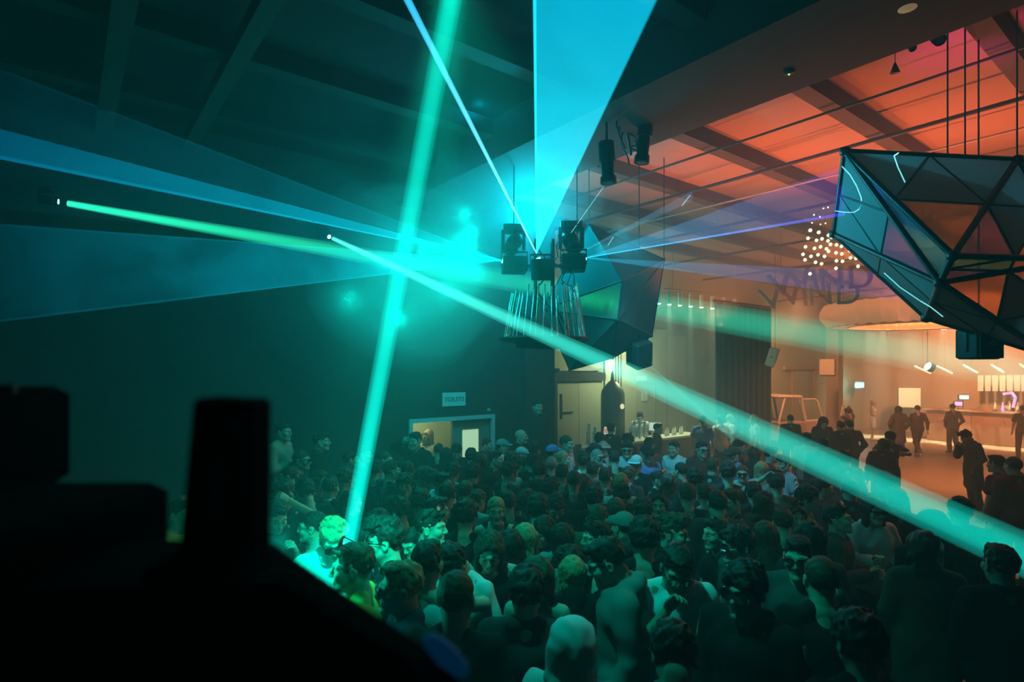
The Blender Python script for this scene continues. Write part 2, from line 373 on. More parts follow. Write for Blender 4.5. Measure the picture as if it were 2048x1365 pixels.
for i in range(4):
    a = PI / 4 + i * PI / 2; up.tube(TC + Vector((.5 * math.cos(a), .5 * math.sin(a), -.38)), RC + Vector((.12 * math.cos(a), .12 * math.sin(a), -.5)), .012, n=6)
up.build('hanger', 'black', tb)

# ------------------------------------------------------------------ geodesic sculptures
def gem(name, label, cat, verts, faces, centre, r_main=.028, r_sub=.012):
    """faces: (i, j, k, split, [materials]) - split triangles become four panels with thin struts along the joints"""
    t = thing(name, label, cat, centre)
    V = [P(*v) for v in verts]; edges = {}; subs = []
    for i, j, k, split, ms in faces:
        a, b, c = V[i], V[j], V[k]
        for e in ((i, j), (j, k), (i, k)): edges[tuple(sorted(e))] = 1
        tris = [(a, b, c)]
        if split:
            ab, bc, ca = (a + b) / 2, (b + c) / 2, (c + a) / 2
            tris = [(a, ab, ca), (ab, b, bc), (ca, bc, c), (ab, bc, ca)]; subs += [(ab, bc), (bc, ca), (ca, ab)]
        for q, tr in enumerate(tris):
            nrm = (tr[1] - tr[0]).cross(tr[2] - tr[0]).normalized(); cen = (tr[0] + tr[1] + tr[2]) / 3
            pts = [p + (cen - p) * .012 - nrm * .005 for p in tr]
            MB().prism(pts, nrm * .010).build('panel', ms[q] if isinstance(ms, (list, tuple)) else ms, t)
    for (i, j) in edges: MB().tube(V[i], V[j], r_main, n=6).build('strut', 'strut', t)
    for a, b in subs: MB().tube(a, b, r_sub, n=5).build('thin_strut', 'strut', t)
    for v in V: MB().lathe([(.01, -r_main * 1.7), (r_main * 1.7, -r_main), (r_main * 1.7, r_main), (.01, r_main * 1.7)], 8, Matrix.Translation(v)).build('hub', 'strut', t)
    return t
fp, fc, fd = 'fabric_panel', 'fabric_lit_cyan', 'fabric_dim'
gv = [(1690, 303, 5.6), (2034, 320, 5.4), (1668, 468, 6.1), (1906, 512, 4.75), (1853, 636, 5.5), (1880, 566, 4.85), (2100, 712, 5.3), (2150, 520, 5.0), (2160, 340, 5.6), (2200, 380, 6.0)]
gf = [(0, 1, 3, 1, [fc, fp, 'film_amber', fp]), (0, 2, 5, 1, [fc, fc, 'film_violet', fc]), (0, 5, 3, 0, 'film_cyan'), (2, 4, 5, 1, [fp, fp, fc, fp]),
      (5, 4, 6, 1, [fd, fd, fp, fd]), (3, 1, 7, 1, ['film_violet', fp, 'film_amber', fp]), (1, 9, 7, 0, fp), (3, 7, 5, 1, ['film_green', 'film_amber', 'film_violet', 'film_green']), (5, 7, 6, 1, ['film_amber', 'film_amber', fd, fd]),
      (7, 9, 6, 0, fd)]
g1 = gem('geodesic_sculpture', 'large hanging geodesic sculpture with iridescent panes at the upper right', 'sculpture', gv, gf, P(1900, 490, 5.8))
hv = [(1178, 450, 8.9), (1328, 520, 9.2), (1303, 672, 9.2), (1140, 740, 9.4), (1086, 620, 9.6), (1245, 562, 8.2), (1236, 640, 8.2), (1190, 590, 10.6), (1225, 716, 8.8)]
hf = [(0, 1, 5, 1, [fd, fd, fp, fd]), (1, 6, 5, 0, fd), (1, 2, 6, 0, fd), (2, 8, 6, 0, fd), (8, 3, 6, 0, fd), (3, 4, 6, 0, fd), (4, 5, 6, 0, 'film_amber'), (4, 0, 5, 0, fd), (0, 7, 1, 0, fd), (1, 7, 2, 0, fd), (2, 7, 8, 0, fd), (8, 7, 3, 0, fd), (3, 7, 4, 0, fd), (4, 7, 0, 0, fd)]
g2 = gem('geodesic_sculpture', 'dark grey faceted sculpture hanging behind the laser mast', 'sculpture', hv, hf, P(1210, 600, 9.2), .016, .009)
# suspension wires
for a, b in (((1895, 310, 5.6), (1858, 62)), ((1930, 316, 5.5), (1925, 30)), ((2034, 320, 5.4), (2048, -60))):
    top = P(a[0], a[1], a[2]); MB().tube(top, Vector((top.x, top.y, CEIL)), .008, n=5).build('suspension_cable', 'black', g1)
for a in ((1178, 450, 8.9), (1328, 520, 9.2)):
    top = P(*a); MB().tube(top, Vector((top.x, top.y, CEIL)), .008, n=5).build('suspension_cable', 'black', g2)

# ------------------------------------------------------------------ loudspeakers
def speaker(c, size, yaw, pitch, label, mat='speaker', logo=True, grp='hanging loudspeakers', roll=0., hang=True):
    t = thing('loudspeaker', label, 'loudspeaker', c, grp)
    m = Matrix.Translation(c) @ Matrix.Rotation(yaw, 4, 'Z') @ Matrix.Rotation(pitch, 4, 'X') @ Matrix.Rotation(roll, 4, 'Y')
    x, y, z = size[0] / 2, size[1] / 2, size[2] / 2
    cb_ = MB().bbox((-x, -y, -z), (x, y, z), .02, m).build('cabinet', mat, t)
    MB().bbox((-x * .9, -y - .012, -z * .94), (x * .9, -y, z * .94), .004, m).build('grille', mat, cb_)
    if logo:
        MB().box((-x * .25, -y - .018, -z * .12), (x * .25, -y - .012, z * .12), m).build('badge', 'speaker_badge', cb_)
        MB().box((-x * .10, -y - .021, -z * .06), (x * .10, -y - .018, z * .06), m).build('badge_mark', 'speaker', cb_)
    b = MB()
    for sx in (-1, 1): b.box((sx * (x + .01) - .005, -.02, -z * .5), (sx * (x + .01) + .005, .02, z + .03), m)
    b.box((-x - .015, -.02, z + .02), (x + .015, .02, z + .03), m); b.build('bracket', 'black_metal', t)
    if hang:
        tp = m @ Vector((0, 0, z + .03)); MB().tube(tp, Vector((tp.x, tp.y, CEIL)), .008, n=5).build('hanging_cable', 'black', t)
mk('speaker_badge', (.30, .28, .34), .5)
speaker(P(1957, 688, 5.5), (.27, .26, .30), .12, 0, 'dark loudspeaker with square badge hanging under the big geodesic sculpture')
speaker(P(1278, 707, 9.0), (.30, .30, .42), .5, .35, 'dark loudspeaker tilted beneath the grey faceted sculpture', logo=False, roll=-.28, hang=True)
speaker(P(1544, 716, 16.5), (.24, .30, .52), -.5, -.1, 'pale fronted loudspeaker hanging beside the dark drape', 'speaker_pale', roll=.28)
speaker(P(1655, 736, 22.0), (.52, .45, .62), -.6, -.1, 'boxy loudspeaker high on the pillar near the exit sign', 'wall_far', logo=False, hang=False)

# ------------------------------------------------------------------ lamps and truss at the ceiling, upper right
def profile_spot(a, b, r, label):
    a = Vector(a); b = Vector(b); t = thing('profile_spotlight', label, 'stage light', a, 'theatre spotlights at the ceiling')
    d = (b - a).normalized(); L = (b - a).length
    MB().tube(a, a + d * L * .45, r, r * 1.05, 14).build('lamp_housing', 'black_metal', t)
    MB().tube(a + d * L * .45, a + d * L * .85, r * .85, r * .8, 14).build('barrel', 'black_metal', t)
    MB().tube(a + d * L * .85, b, r * 1.0, r * 1.05, 14).build('colour_frame', 'black_metal', t)
    MB().tube(b - d * .01, b + d * .004, r * .7, r * .6, 12).build('lens', 'grey_metal', t)
    k = MB(); top = Vector((a.x, a.y, CEIL)); k.tube(a + d * L * .35, top, .014, n=6); k.build('clamp', 'black_metal', t)
profile_spot(P(1293, 232, 6.7), P(1283, 326, 6.7), .085, 'black profile spotlight pointing down from the ceiling right of the cyan sheet')
profile_spot(P(1212, 285, 6.6), P(1217, 366, 6.6), .09, 'black spotlight hanging beside the edge of the cyan sheet')
profile_spot(P(1812, 84, 5.3), P(1826, 97, 5.2), .03, 'small black spotlight on the edge of the ceiling beam')
profile_spot(P(1872, 74, 5.3), P(1880, 80, 5.2), .05, 'squat black lamp hooked under the ceiling beam')
t = thing('ceiling_truss', 'dark lattice truss with hanging cables along the cyan sheet edge', 'truss', P(1250, 200, 6.5))
a0, a1 = P(1236, 150, 6.4), P(1262, 310, 7.1)
for k, off in enumerate((Vector((0, 0, 0)), Vector((.2, .05, 0)), Vector((.1, .12, .12)))): MB().tube(a0 + off, a1 + off, .018, n=6).build('chord', 'black_metal', t)
z = MB()
for k in range(10):
    f0 = k / 10; z.tube(a0.lerp(a1, f0) + (Vector((0, 0, 0)) if k % 2 else Vector((.2, .05, 0))), a0.lerp(a1, f0 + .1) + (Vector((.2, .05, 0)) if k % 2 else Vector((0, 0, 0))), .009, n=5)
z.build('lacing', 'black_metal', t)
MB().tube(a0 + Vector((.1, .05, 0)), Vector((a0.x + .1, a0.y + .05, CEIL)), .01, n=5).build('drop_wire', 'black', t)
MB().tube(a1 + Vector((.1, .05, 0)), Vector((a1.x + .1, a1.y + .05, CEIL)), .01, n=5).build('drop_wire', 'black', t)
for k in range(4):
    p0 = a0.lerp(a1, .2 * k); pts = [p0]
    for j in range(6): pts.append(p0 + Vector((.05 * math.sin(j + k), .02 * k, -.09 * j)))
    MB().path(pts, .01, 5).build('cable', 'black', t)
t = thing('pendant_bell', 'small dark cone pendant dangling below the ceiling', 'pendant', P(1790, 138, 5.6))
c = P(1790, 138, 5.6); MB().lathe([(.045, -.035), (.04, -.03), (.012, .05), (.008, .06)], 14, Matrix.Translation(c)).build('cone', 'black', t)
MB().tube(c + Vector((0, 0, .05)), Vector((c.x, c.y, CEIL)), .004, n=5).build('wire', 'black', t)
t = thing('smoke_detector', 'tiny ceiling fitting with a green light on the dark box beam', 'detector', P(1578, 138, 5.5))
c = P(1578, 140, 5.45); c.z = min(c.z, 5.84); MB().lathe([(.03, -.01), (.05, .0), (.05, .02), (.04, .03)], 14, Matrix.Translation(c)).build('body', 'black', t)
mk('green_led', (.2, .8, .3), .4, em=(.2, 1, .35), ems=2)
MB().lathe([(.004, -.02), (.010, -.014), (.010, -.008)], 8, Matrix.Translation(c)).build('light', 'green_led', t)
c = P(1815, 8, 4.5); t = thing('dome_lamp', 'round amber dome lamp at the top edge on the ceiling', 'lamp', c)
MB().lathe([(.02, -.05), (.08, -.03), (.10, .0), (.10, .02)], 16, Matrix.Translation(c)).build('dome', 'shade', t); MB().lathe([(.11, .02), (.11, .05), (.05, .06)], 16, Matrix.Translation(c)).build('rim', 'black', t)
t = MB().tube(P(1535, 284, 8.6), P(1622, 332, 9.6), .018, n=6).build('fluorescent_tube', 'conduit_pale'); tag(t, 'thin unlit fluorescent tube crossing the orange ceiling', 'lamp')
spot('magenta_uplight', P(1945, 300, 5.6), P(1925, 60, 6.0), (1, .02, .45), 60, 60, .8, .04)

# ------------------------------------------------------------------ side bar in the alcove
bx = MB()
def BR(u, v, z): return RM @ Vector((u, v, z))
# counter front follows the toilet wall line, half a metre behind it
bar = thing('bar_counter', 'long drinks bar counter with pale top behind the crowd', 'bar counter', R(6.2, .6))
BS0, BS1 = 3.9, 8.6
rbox(MB(), BS0, BS1, .55, .62, 0, 1.10).build('front_panel', 'counter_front', bar)
rbox(MB(), BS0 - .05, BS1 + .05, .48, 1.05, 1.10, 1.16).build('counter_top', 'counter_top', bar)
rbox(MB(), 3.2, BS0, .55, .62, 0, 1.24).build('end_panel', 'counter_front', bar)
rbox(MB(), BS0, BS1, .62, 1.0, .9, .94).build('drip_shelf', 'grey_metal', bar)
rk = random.Random(8)
def cup_stack(s, n, h, label):
    t = thing('cup_stack', label, 'cups', R(s, n, 1.16), 'stacks of plastic cups on the bar')
    k = max(3, int(h / .07)); base = R(s, n, 1.16)
    for i in range(k):
        MB().lathe([(.030, 0), (.040, h / k * .92), (.042, h / k * .96), (.040, h / k)], 12, Matrix.Translation(base + Vector((0, 0, i * h / k)))).build('cup', 'plastic_cup', t)
for i, (s, n, h) in enumerate(((4.42, .86, .32), (4.52, .92, .50), (4.62, .84, .28), (4.72, .90, .40))):
    cup_stack(s, n, h, ['left short', 'tallest', 'middle short', 'right tall'][i] + ' plastic cup stack at the left end of the bar')
for i, (s, n, h) in enumerate(((6.10, .85, .34), (6.22, .92, .46), (6.34, .84, .56), (6.45, .92, .50), (6.56, .85, .44), (6.68, .90, .36))):
    cup_stack(s, n, h, ['leftmost', 'second', 'tallest third', 'fourth', 'fifth', 'rightmost'][i] + ' plastic cup stack beside the bar screen, counted from the left')
def till(s, n, label, sm):
    t = thing('till_screen', label, 'screen', R(s, n, 1.16))
    b = R(s, n, 1.16); MB().lathe([(.09, 0), (.09, .02), (.02, .03), (.02, .16)], 14, Matrix.Translation(b)).build('stand', 'black', t)
    m = Matrix.Translation(b + Vector((0, 0, .27))) @ Matrix.Rotation(-.55, 4, 'Z') @ Matrix.Rotation(-.35, 4, 'X')
    MB().bbox((-.16, -.012, -.12), (.16, .012, .12), .008, m).build('bezel', 'sign_white', t)
    MB().box((-.145, -.016, -.105), (.145, -.012, .105), m).build('display', 'screen_on', t)
    MB().box((-.13, -.019, -.05), (.02, -.016, .06), m).build('tile_block', sm, t)
    for k in range(3): MB().box((.035, -.019, -.08 + .06 * k), (.13, -.016, -.04 + .06 * k), m).build('button', 'sign_white', t)
till(5.15, .82, 'till screen with red tiles beside the bartender', 'screen_red')
till(6.95, .82, 'pale till screen right of the cup stacks on the bar', 'screen_on')
for i in range(6):
    s = 7.3 + .16 * i; c = R(s, .72 + .05 * (i % 2), 1.16)
    t = thing('glass_bottle', ['clear bottle nearest the till', 'second small bottle', 'third small bottle', 'fourth small bottle', 'fifth small bottle', 'last small bottle'][i] + ' on the bar top right of the till screen', 'bottle', c, 'bottles on the bar')
    MB().lathe([(.033, 0), (.035, .01), (.035, .12), (.013, .17), (.013, .22)], 12, Matrix.Translation(c)).build('body', 'plastic_cup', t); MB().lathe([(.016, .22), (.016, .24)], 10, Matrix.Translation(c)).build('cap', 'grey_metal', t)
# back wall of the alcove: shutter door, boards, door with a notice
def wallbox(s0, s1, z0, z1, depth, name, mat, parent=wb): return rbox(MB(), s0, s1, 2.8 - depth, 2.8, z0, z1).build(name, mat, parent)
wallbox(4.95, 5.10, 0, 2.75, .10, 'jamb', 'wall_dark'); wallbox(4.95, 7.0, 2.65, 2.9, .14, 'lintel', 'wall_dark'); wallbox(5.10, 6.86, 2.95, 3.02, .18, 'pipe_rail', 'grey_metal')
for k in range(2): wallbox(5.10 + .9 * k, 5.98 + .9 * k, .05, 2.62, .03, 'shutter_leaf', 'wall_alcove')
wallbox(5.28, 5.32, 1.6, 2.3, .06, 'strap', 'wall_dark'); wallbox(5.28, 5.75, 1.75, 1.79, .06, 'strap', 'wall_dark')
wallbox(7.05, 10.0, 0, 4.3, .06, 'board', 'wall_board'); wallbox(10.05, 11.1, 0, 4.1, .04, 'board', 'wall_board')
for s in (7.5, 7.62, 7.74): wallbox(s, s + .02, 1.2, 3.6, .09, 'conduit', 'wall_dark')
wallbox(7.4, 7.85, 2.25, 2.29, .10, 'clip', 'wall_dark')
wallbox(8.45, 8.50, 0, 2.5, .08, 'door_trim', 'wall_alcove'); wallbox(9.35, 9.40, 0, 2.5, .08, 'door_trim', 'wall_alcove'); wallbox(8.45, 9.4, 2.5, 2.56, .08, 'door_trim', 'wall_alcove')
t = rbox(MB(), 8.72, 8.98, 2.70, 2.735, 1.98, 2.28).build('notice', 'paper'); tag(t, 'white paper notice pinned on the door behind the bartender', 'notice')
t = rbox(MB(), 8.5, 8.95, 2.70, 2.735, 2.62, 2.78).build('door_sign', 'paper'); tag(t, 'small pale sign plate over the door behind the bar', 'sign')
pier = rbox(MB(), 12.2, 12.9, 2.35, 2.8, 0, 3.15).build('brick_pier', 'brick_pier', wb)
for k in range(13):
    for j in range(2):
        rbox(MB(), 12.2 + .36 * j, 12.2 + .36 * j + .34, 2.325, 2.36, .9 + .17 * k, .9 + .17 * k + .145).build('brick', 'brick_pier', pier)
t = thing('gas_tank', 'tall dark cylindrical tank with a cone shoulder behind the bar', 'tank', R(6.35, 1.85))
b = R(6.30, 1.75); MB().lathe([(.33, 0), (.33, 2.3), (.30, 2.42), (.14, 2.62), (.10, 2.66)], 24, Matrix.Translation(b)).build('shell', 'tank', t)
MB().lathe([(.09, 2.66), (.05, 2.70), (.05, 2.86), (.02, 2.95)], 12, Matrix.Translation(b)).build('valve', 'grey_metal', t)
mk('yellow_glow', (.8, .75, .5), .4, em=(1, .9, .5), ems=.9)
MB().tube(b + Vector((.20, -.27, 1.98)), b + Vector((.215, -.29, 1.98)), .07, n=14).build('yellow_glow', 'yellow_glow', t)  # glowing disc stands in for a lamp's reflection on the tank
# pendant downlights over the bar
rail = thing('pendant_rail', 'thin rail carrying eight tube downlights over the bar', 'lamp rail', R(8, .9, 5))
MB().tube(P(1330, 578, 15.2), P(1484, 594, 18.6), .022, n=6).build('rail', 'conduit_pale', rail)
for px, d in ((1345, 15.5), (1470, 18.3)):
    q = P(px, 578 + (px - 1330) * .104, d); MB().tube(q, Vector((q.x, q.y, CEIL)), .01, n=5).build('drop', 'conduit_pale', rail)
PEND = []
for k in range(8):
    f_ = k / 7; d = 14.9 + 3.3 * f_; px = 1318 + 151 * f_ - 6 * f_ * (1 - f_); top = 580 + 18 * f_; bot = 607 + 14 * f_
    a, b = P(px, top, d), P(px, bot, d); r = 3.9 / F * d
    t = thing('pendant_lamp', ['first', 'second', 'third', 'fourth', 'fifth', 'sixth', 'seventh', 'eighth'][k] + ' tube downlight from the left in the row over the bar', 'lamp', a, 'tube downlights over the bar')
    MB().tube(a, b, r, n=14).build('tube', 'pendant', t)
    MB().tube(b, b - Vector((0, 0, .02)), r * .92, n=14).build('lens', 'lens_cool', t)
    MB().tube(a, a + Vector((0, 0, .12)), .008, n=5).build('stem', 'conduit_pale', t)
    if k % 2: spot('pendant_light', b - Vector((0, 0, .03)), b - Vector((0, 0, 3)), BARW, 330, 70, .9, .05); PEND.append((b, r))
point('bar_back_fill', R(7.2, 1.6, 3.3), BARW, 160, .2)  # unseen fill point added to brighten the alcove
# dark drape between bar and far corner
dr = thing('stage_drape', 'tall dark drape hanging between the bar and the corner', 'drape', R(10.6, .6))
for k in range(9):
    w_ = .34; s0 = 9.3 + k * w_; f_ = k / 8; cut = max(0., (k - 5) * .0)
    pts = []
    for j in range(7):
        t_ = j / 6; pts.append((s0 + w_ * t_, .45 + .07 * math.sin(PI * t_ * 2)))
    m_ = MB(); vs = [R(a, b_, .0) for a, b_ in pts] + [R(a, b_, 4.95) for a, b_ in pts] + [R(a, b_ + .03, .0) for a, b_ in pts] + [R(a, b_ + .03, 4.95) for a, b_ in pts]
    fs = [(i, i + 1, i + 8, i + 7) for i in range(6)] + [(i + 14, i + 21, i + 22, i + 15) for i in range(6)]
    m_.add(vs, fs, True); m_.build('drape_panel', 'drape', dr)
MB().tube(R(9.2, .47, 5.0), R(12.5, .47, 5.0), .03, n=8).build('rail', 'black_metal', dr)

# ------------------------------------------------------------------ corner beyond: doors, pillar, van cab, exit
for s0, s1 in ((18.6, 19.9), (20.6, 22.0)):
    wallbox(s0, s1, 0, 2.9, .05, 'flush_door', 'wall_board'); wallbox(s0 - .1, s0, 0, 3.0, .09, 'jamb', 'wall_far')
wallbox(17.8, 22.6, 2.95, 3.1, .12, 'lintel', 'wall_far'); wallbox(21.0, 21.9, 2.3, 2.36, .08, 'door_rail', 'wall_far')
t = rbox(MB(), 19.1, 19.3, 2.7, 2.74, 1.5, 1.85).build('wall_notice', 'paper'); tag(t, 'small white notice on the pale door behind the van', 'notice')
t = rbox(rbox(MB(), 20.15, 20.6, 1.6, 2.1, 0, CEIL), 20.59, 20.65, 1.62, 2.08, 0, 3.4).build('trim_2', 'wall_far'); t['kind'] = 'structure'
ex = thing('exit_sign', 'glowing cyan exit light on the far orange wall', 'sign', P(1719, 771, 27))
cbox(MB(), P(1719, 771, 27.2), (.78, .06, .24), .6).build('lightbox', 'exit_cyan', ex); cbox(MB(), P(1719, 764, 27.2), (.68, .08, .05), .6).build('hood', 'sign_white', ex)
point('exit_glow', P(1719, 774, 26.6), (.2, .95, .95), 30, .1)
VC = P(1600, 850, 21.2); VC.z = 0
van = thing('van_cab', 'pinkish vintage van cab with its door open near the corner', 'van', VC)
vm = Matrix.Translation(VC) @ Matrix.Rotation(.25, 4, 'Z') @ Matrix.Scale(1.0, 4)
def vb(a, b, name, mat, par=van): return MB().bbox(a, b, .03, vm).build(name, mat, par)
vb((-1.0, -.1, .35), (.25, 1.5, 1.05), 'lower_body', 'van_body'); vb((-1.0, -.1, 1.92), (.05, 1.5, 2.02), 'roof', 'van_trim')
for a, b in (((-.98, -.06, 1.0), (-.70, -.06, 1.95)), ((.22, -.06, 1.0), (.02, -.06, 1.95)), ((-.98, 1.45, 1.0), (-.9, 1.45, 1.95)), ((.22, 1.45, 1.0), (.02, 1.45, 1.95))):
    MB().tube(vm @ Vector(a), vm @ Vector(b), .045, n=8).build('pillar', 'van_trim', van)
for x in (-.7, .0):
    for y in (-.05, 1.45): MB().tube(vm @ Vector((x, y - .06, .3)), vm @ Vector((x, y + .06, .3)), .3, n=18).build('wheel', 'black', van)
dm = vm @ Matrix.Translation((.26, -.1, 0)) @ Matrix.Rotation(-.5, 4, 'Z') @ Matrix.Rotation(-.10, 4, 'Y')
MB().bbox((0, -.04, .40), (.62, .03, 1.08), .03, dm).build('door_panel', 'van_body', van)
win = [(.02, 1.08), (.60, 1.08), (.52, 1.75), (.42, 1.86), (-.02, 1.88), (-.06, 1.80)]
wf = MB(); wp = [dm @ Vector((x, 0, z)) for x, z in win]; wf.path(wp + [wp[0]], .03, 6); wf.build('door_window_frame', 'van_trim', van)
film('van_glass', (.7, .7, .55), 100)
MB().prism([dm @ Vector((x, -.004, z)) for x, z in win], dm.to_3x3() @ Vector((0, .008, 0))).build('door_glass', 'van_glass', van)
MB().tube(dm @ Vector((.35, -.06, .95)), dm @ Vector((.48, -.06, .95)), .02, n=8).build('door_handle', 'chrome', van)

# ------------------------------------------------------------------ far bar on the right
fb = thing('bar_counter', 'long orange bar counter along the far right wall', 'bar counter', R(22.8, -5))
for k in range(7): rbox(MB(), 22.75, 22.82, -.8 - 1.5 * (k + 1) + .01, -.8 - 1.5 * k - .01, 0, 1.27).build('front_panel', 'counter_orange', fb)
rbox(MB(), 22.66, 23.4, -11.4, -.7, 1.27, 1.33).build('counter_top', 'counter_orange', fb); rbox(MB(), 22.8, 23.3, -.86, -.8, 0, 1.27).build('end_panel', 'counter_orange', fb)
t = thing('menu_board', 'row of lit menu panels over the far bar', 'menu board', R(25, -6, 2.6))
for k in range(9): 
    a = P(1961 + 14.6 * k, 767, 24.4 - .19 * k); cbox(MB(), a, (.195, .02, .66), -.3, 0, .004).build('menu_panel', 'menu_panel', t)
for k, (x0, y0, x1, y1) in enumerate(((1830, 733, 1861, 747), (1875, 733, 1904, 747), (1928, 731, 1955, 746), (1983, 730, 2007, 745), (2040, 729, 2062, 743))):
    d = 23.5 - .35 * k
    t = thing('light_tube', ['leftmost', 'second', 'third', 'fourth', 'rightmost'][k] + ' slanted white light tube from the left above the far bar', 'lamp', P(x0, y0, d), 'light tubes above the far bar')
    MB().tube(P(x0, y0, d), P(x1, y1, d - .8), .035, n=8).build('tube', 'led_tube', t)
    q = P((x0 + x1) / 2, (y0 + y1) / 2, d - .4); MB().tube(q, Vector((q.x, q.y, CEIL)), .006, n=4).build('wire', 'conduit_dark', t)
t = thing('projection_screen', 'square pale green lit screen left of the far bar', 'screen', P(1819, 796, 26.0))
cbox(MB(), P(1819, 796, 26.0), (.86, .04, .88), -.3, 0, .01).build('display', 'white_panel', t); cbox(MB(), P(1819, 796, 26.05), (.92, .03, .94), -.3, 0, .01).build('frame', 'counter_orange', t)
def mini(name, label, cat, px, py, d, w_, h_, m1, yaw=-.5):
    t = thing(name, label, cat, P(px, py, d)); cbox(MB(), P(px, py, d), (w_, .06, h_), yaw, 0, .01).build('face', m1, t); cbox(MB(), P(px, py, d) + Vector((0, .05, 0)), (w_ + .05, .05, h_ + .05), yaw, 0, .01).build('case', 'black', t)
    MB().tube(P(px, py, d) - Vector((0, -.05, h_ / 2)), P(px, py, d) - Vector((0, -.05, h_ / 2 + .35)), .015, n=6).build('stem', 'black', t)
mini('neon_sign', 'small blue neon sign glowing over the far bar taps', 'sign', 1928, 795, 23.3, .30, .16, 'neon_blue')
mini('till_screen', 'violet lit till screen on the far bar counter', 'screen', 1917, 808, 23.4, .24, .16, 'neon_violet')
for k in range(6):
    c = R(22.95 + .05 * (k % 2), -3.0 - .22 * k, 1.33)
    t = thing('bottle', ['leftmost', 'second', 'third', 'fourth', 'fifth', 'rightmost'][k] + ' faint bottle from the left on the far bar', 'bottle', c, 'bottles on the far bar')
    MB().lathe([(.045, 0), (.045, .2), (.018, .28), (.018, .36)], 10, Matrix.Translation(c)).build('glass', 'neon_violet' if k % 3 == 1 else 'plastic_cup', t); MB().lathe([(.02, .36), (.02, .39)], 8, Matrix.Translation(c)).build('cap', 'grey_metal', t)
t = thing('arch_light', 'bent white and violet light arch over the person at the far bar', 'lamp', P(2020, 790, 23))
MB().path([P(2006, 789, 23), P(2024, 786, 22.8), P(2031, 796, 22.6), P(2026, 816, 22.6)], .05, 8).build('tube', 'neon_violet', t)
MB().tube(P(2026, 816, 22.6), P(2026, 822, 22.6), .05, n=8).build('foot', 'black', t)
# downlights that light the floor strip
for px, py, d, lab in ((1765, 656, 21.5, 'left round downlight under the ring chandelier with a visible beam'), (1887, 656, 20.5, 'right round downlight under the ring chandelier with a visible beam')):
    c = P(px, py, d); t = thing('downlight', lab, 'lamp', c, 'downlights under the ring chandelier')
    MB().lathe([(.08, -.06), (.11, -.04), (.11, .14), (.03, .16)], 14, Matrix.Translation(c)).build('can', 'conduit_pale', t); MB().lathe([(.02, -.07), (.085, -.065), (.085, -.055)], 12, Matrix.Translation(c)).build('lens', 'lens_cool', t)
    MB().tube(c + Vector((0, 0, .15)), Vector((c.x, c.y, CEIL)), .01, n=5).build('stem', 'conduit_dark', t)
for n_ in (1.0, -.5, -2.0, -3.5, -5.0, -6.5):
    spot('strip_light', R(21.9, n_, 5.9), R(22.3, n_, 0), (.85, 1, .62), 8000, 20, .6, .05)
c = P(1855, 733, 22.0); t = thing('violet_spotlight', 'violet stage lamp shining right over the far bar', 'stage light', c)
MB().lathe([(.02, -.02), (.16, .0), (.16, .02)], 14, Matrix.Translation(c) @ Matrix.Rotation(2.0, 4, 'Y')).build('lens', 'violet_lamp', t); MB().lathe([(.17, .02), (.17, .2), (.05, .25)], 14, Matrix.Translation(c) @ Matrix.Rotation(2.0, 4, 'Y')).build('can', 'black', t)
MB().tube(c, Vector((c.x, c.y, CEIL)), .012, n=5).build('stem', 'black', t)
spot('violet_light', c + Vector((.15, -.1, -.05)), c + Vector((3, -.5, -2.2)), (.75, .3, 1), 600, 32, .8, .05)

# ------------------------------------------------------------------ ring chandelier with scalloped fabric shade
CH = P(1832, 628, 15.8)
ch = thing('ring_chandelier', 'huge glowing ring chandelier with scalloped orange fabric segments', 'chandelier', CH)
NS = 40
def ringpt(a, r, z): return CH + Vector((r * math.cos(a), r * math.sin(a), z))
for k in range(NS):
    a0_, a1_ = 2 * PI * k / NS, 2 * PI * (k + 1) / NS
    def strip(r_of, name):
        vs = []; fs = []; nu, nv = 4, 6
        for th in (0, 1):
            for j in range(nv + 1):
                for i in range(nu + 1):
                    u = i / nu; v = j / nv; r, z = r_of(v); bulge = .07 * math.sin(PI * u) ** .8 * math.sin(PI * min(1, v * 1.1)) + (.015 if th else 0)
                    vs.append(ringpt(a0_ + (a1_ - a0_) * u, r + (bulge if name == 'outer_segment' else -bulge), z - .03 * math.sin(PI * u)))
        m_ = (nu + 1) * (nv + 1)
        for j in range(nv):
            for i in range(nu):
                q = j * (nu + 1) + i; fs.append((q, q + 1, q + nu + 2, q + nu + 1)); fs.append((m_ + q, m_ + q + nu + 1, m_ + q + nu + 2, m_ + q + 1))
        MB().add(vs, fs, True).build(name, 'shade', ch)
    strip(lambda v: (2.10 + .18 * math.sin(PI * (.25 + .75 * v)), .30 - .62 * v), 'outer_segment')
    strip(lambda v: (1.62 - .10 * math.sin(PI * v), .05 - .36 * v), 'inner_segment')
rm = MB()
for r, z in ((2.23, .30), (2.11, -.33), (1.62, -.33), (1.62, .05)):
    rm.path([ringpt(2 * PI * k / 40, r, z) for k in range(41)], .018, 5)
rm.build('rim', 'shade_rim', ch)
for k in range(6):
    q = ringpt(2 * PI * k / 6, 2.0, .3); MB().tube(q, Vector((q.x, q.y, CEIL)), .008, n=5).build('suspension_cable', 'conduit_dark', ch)

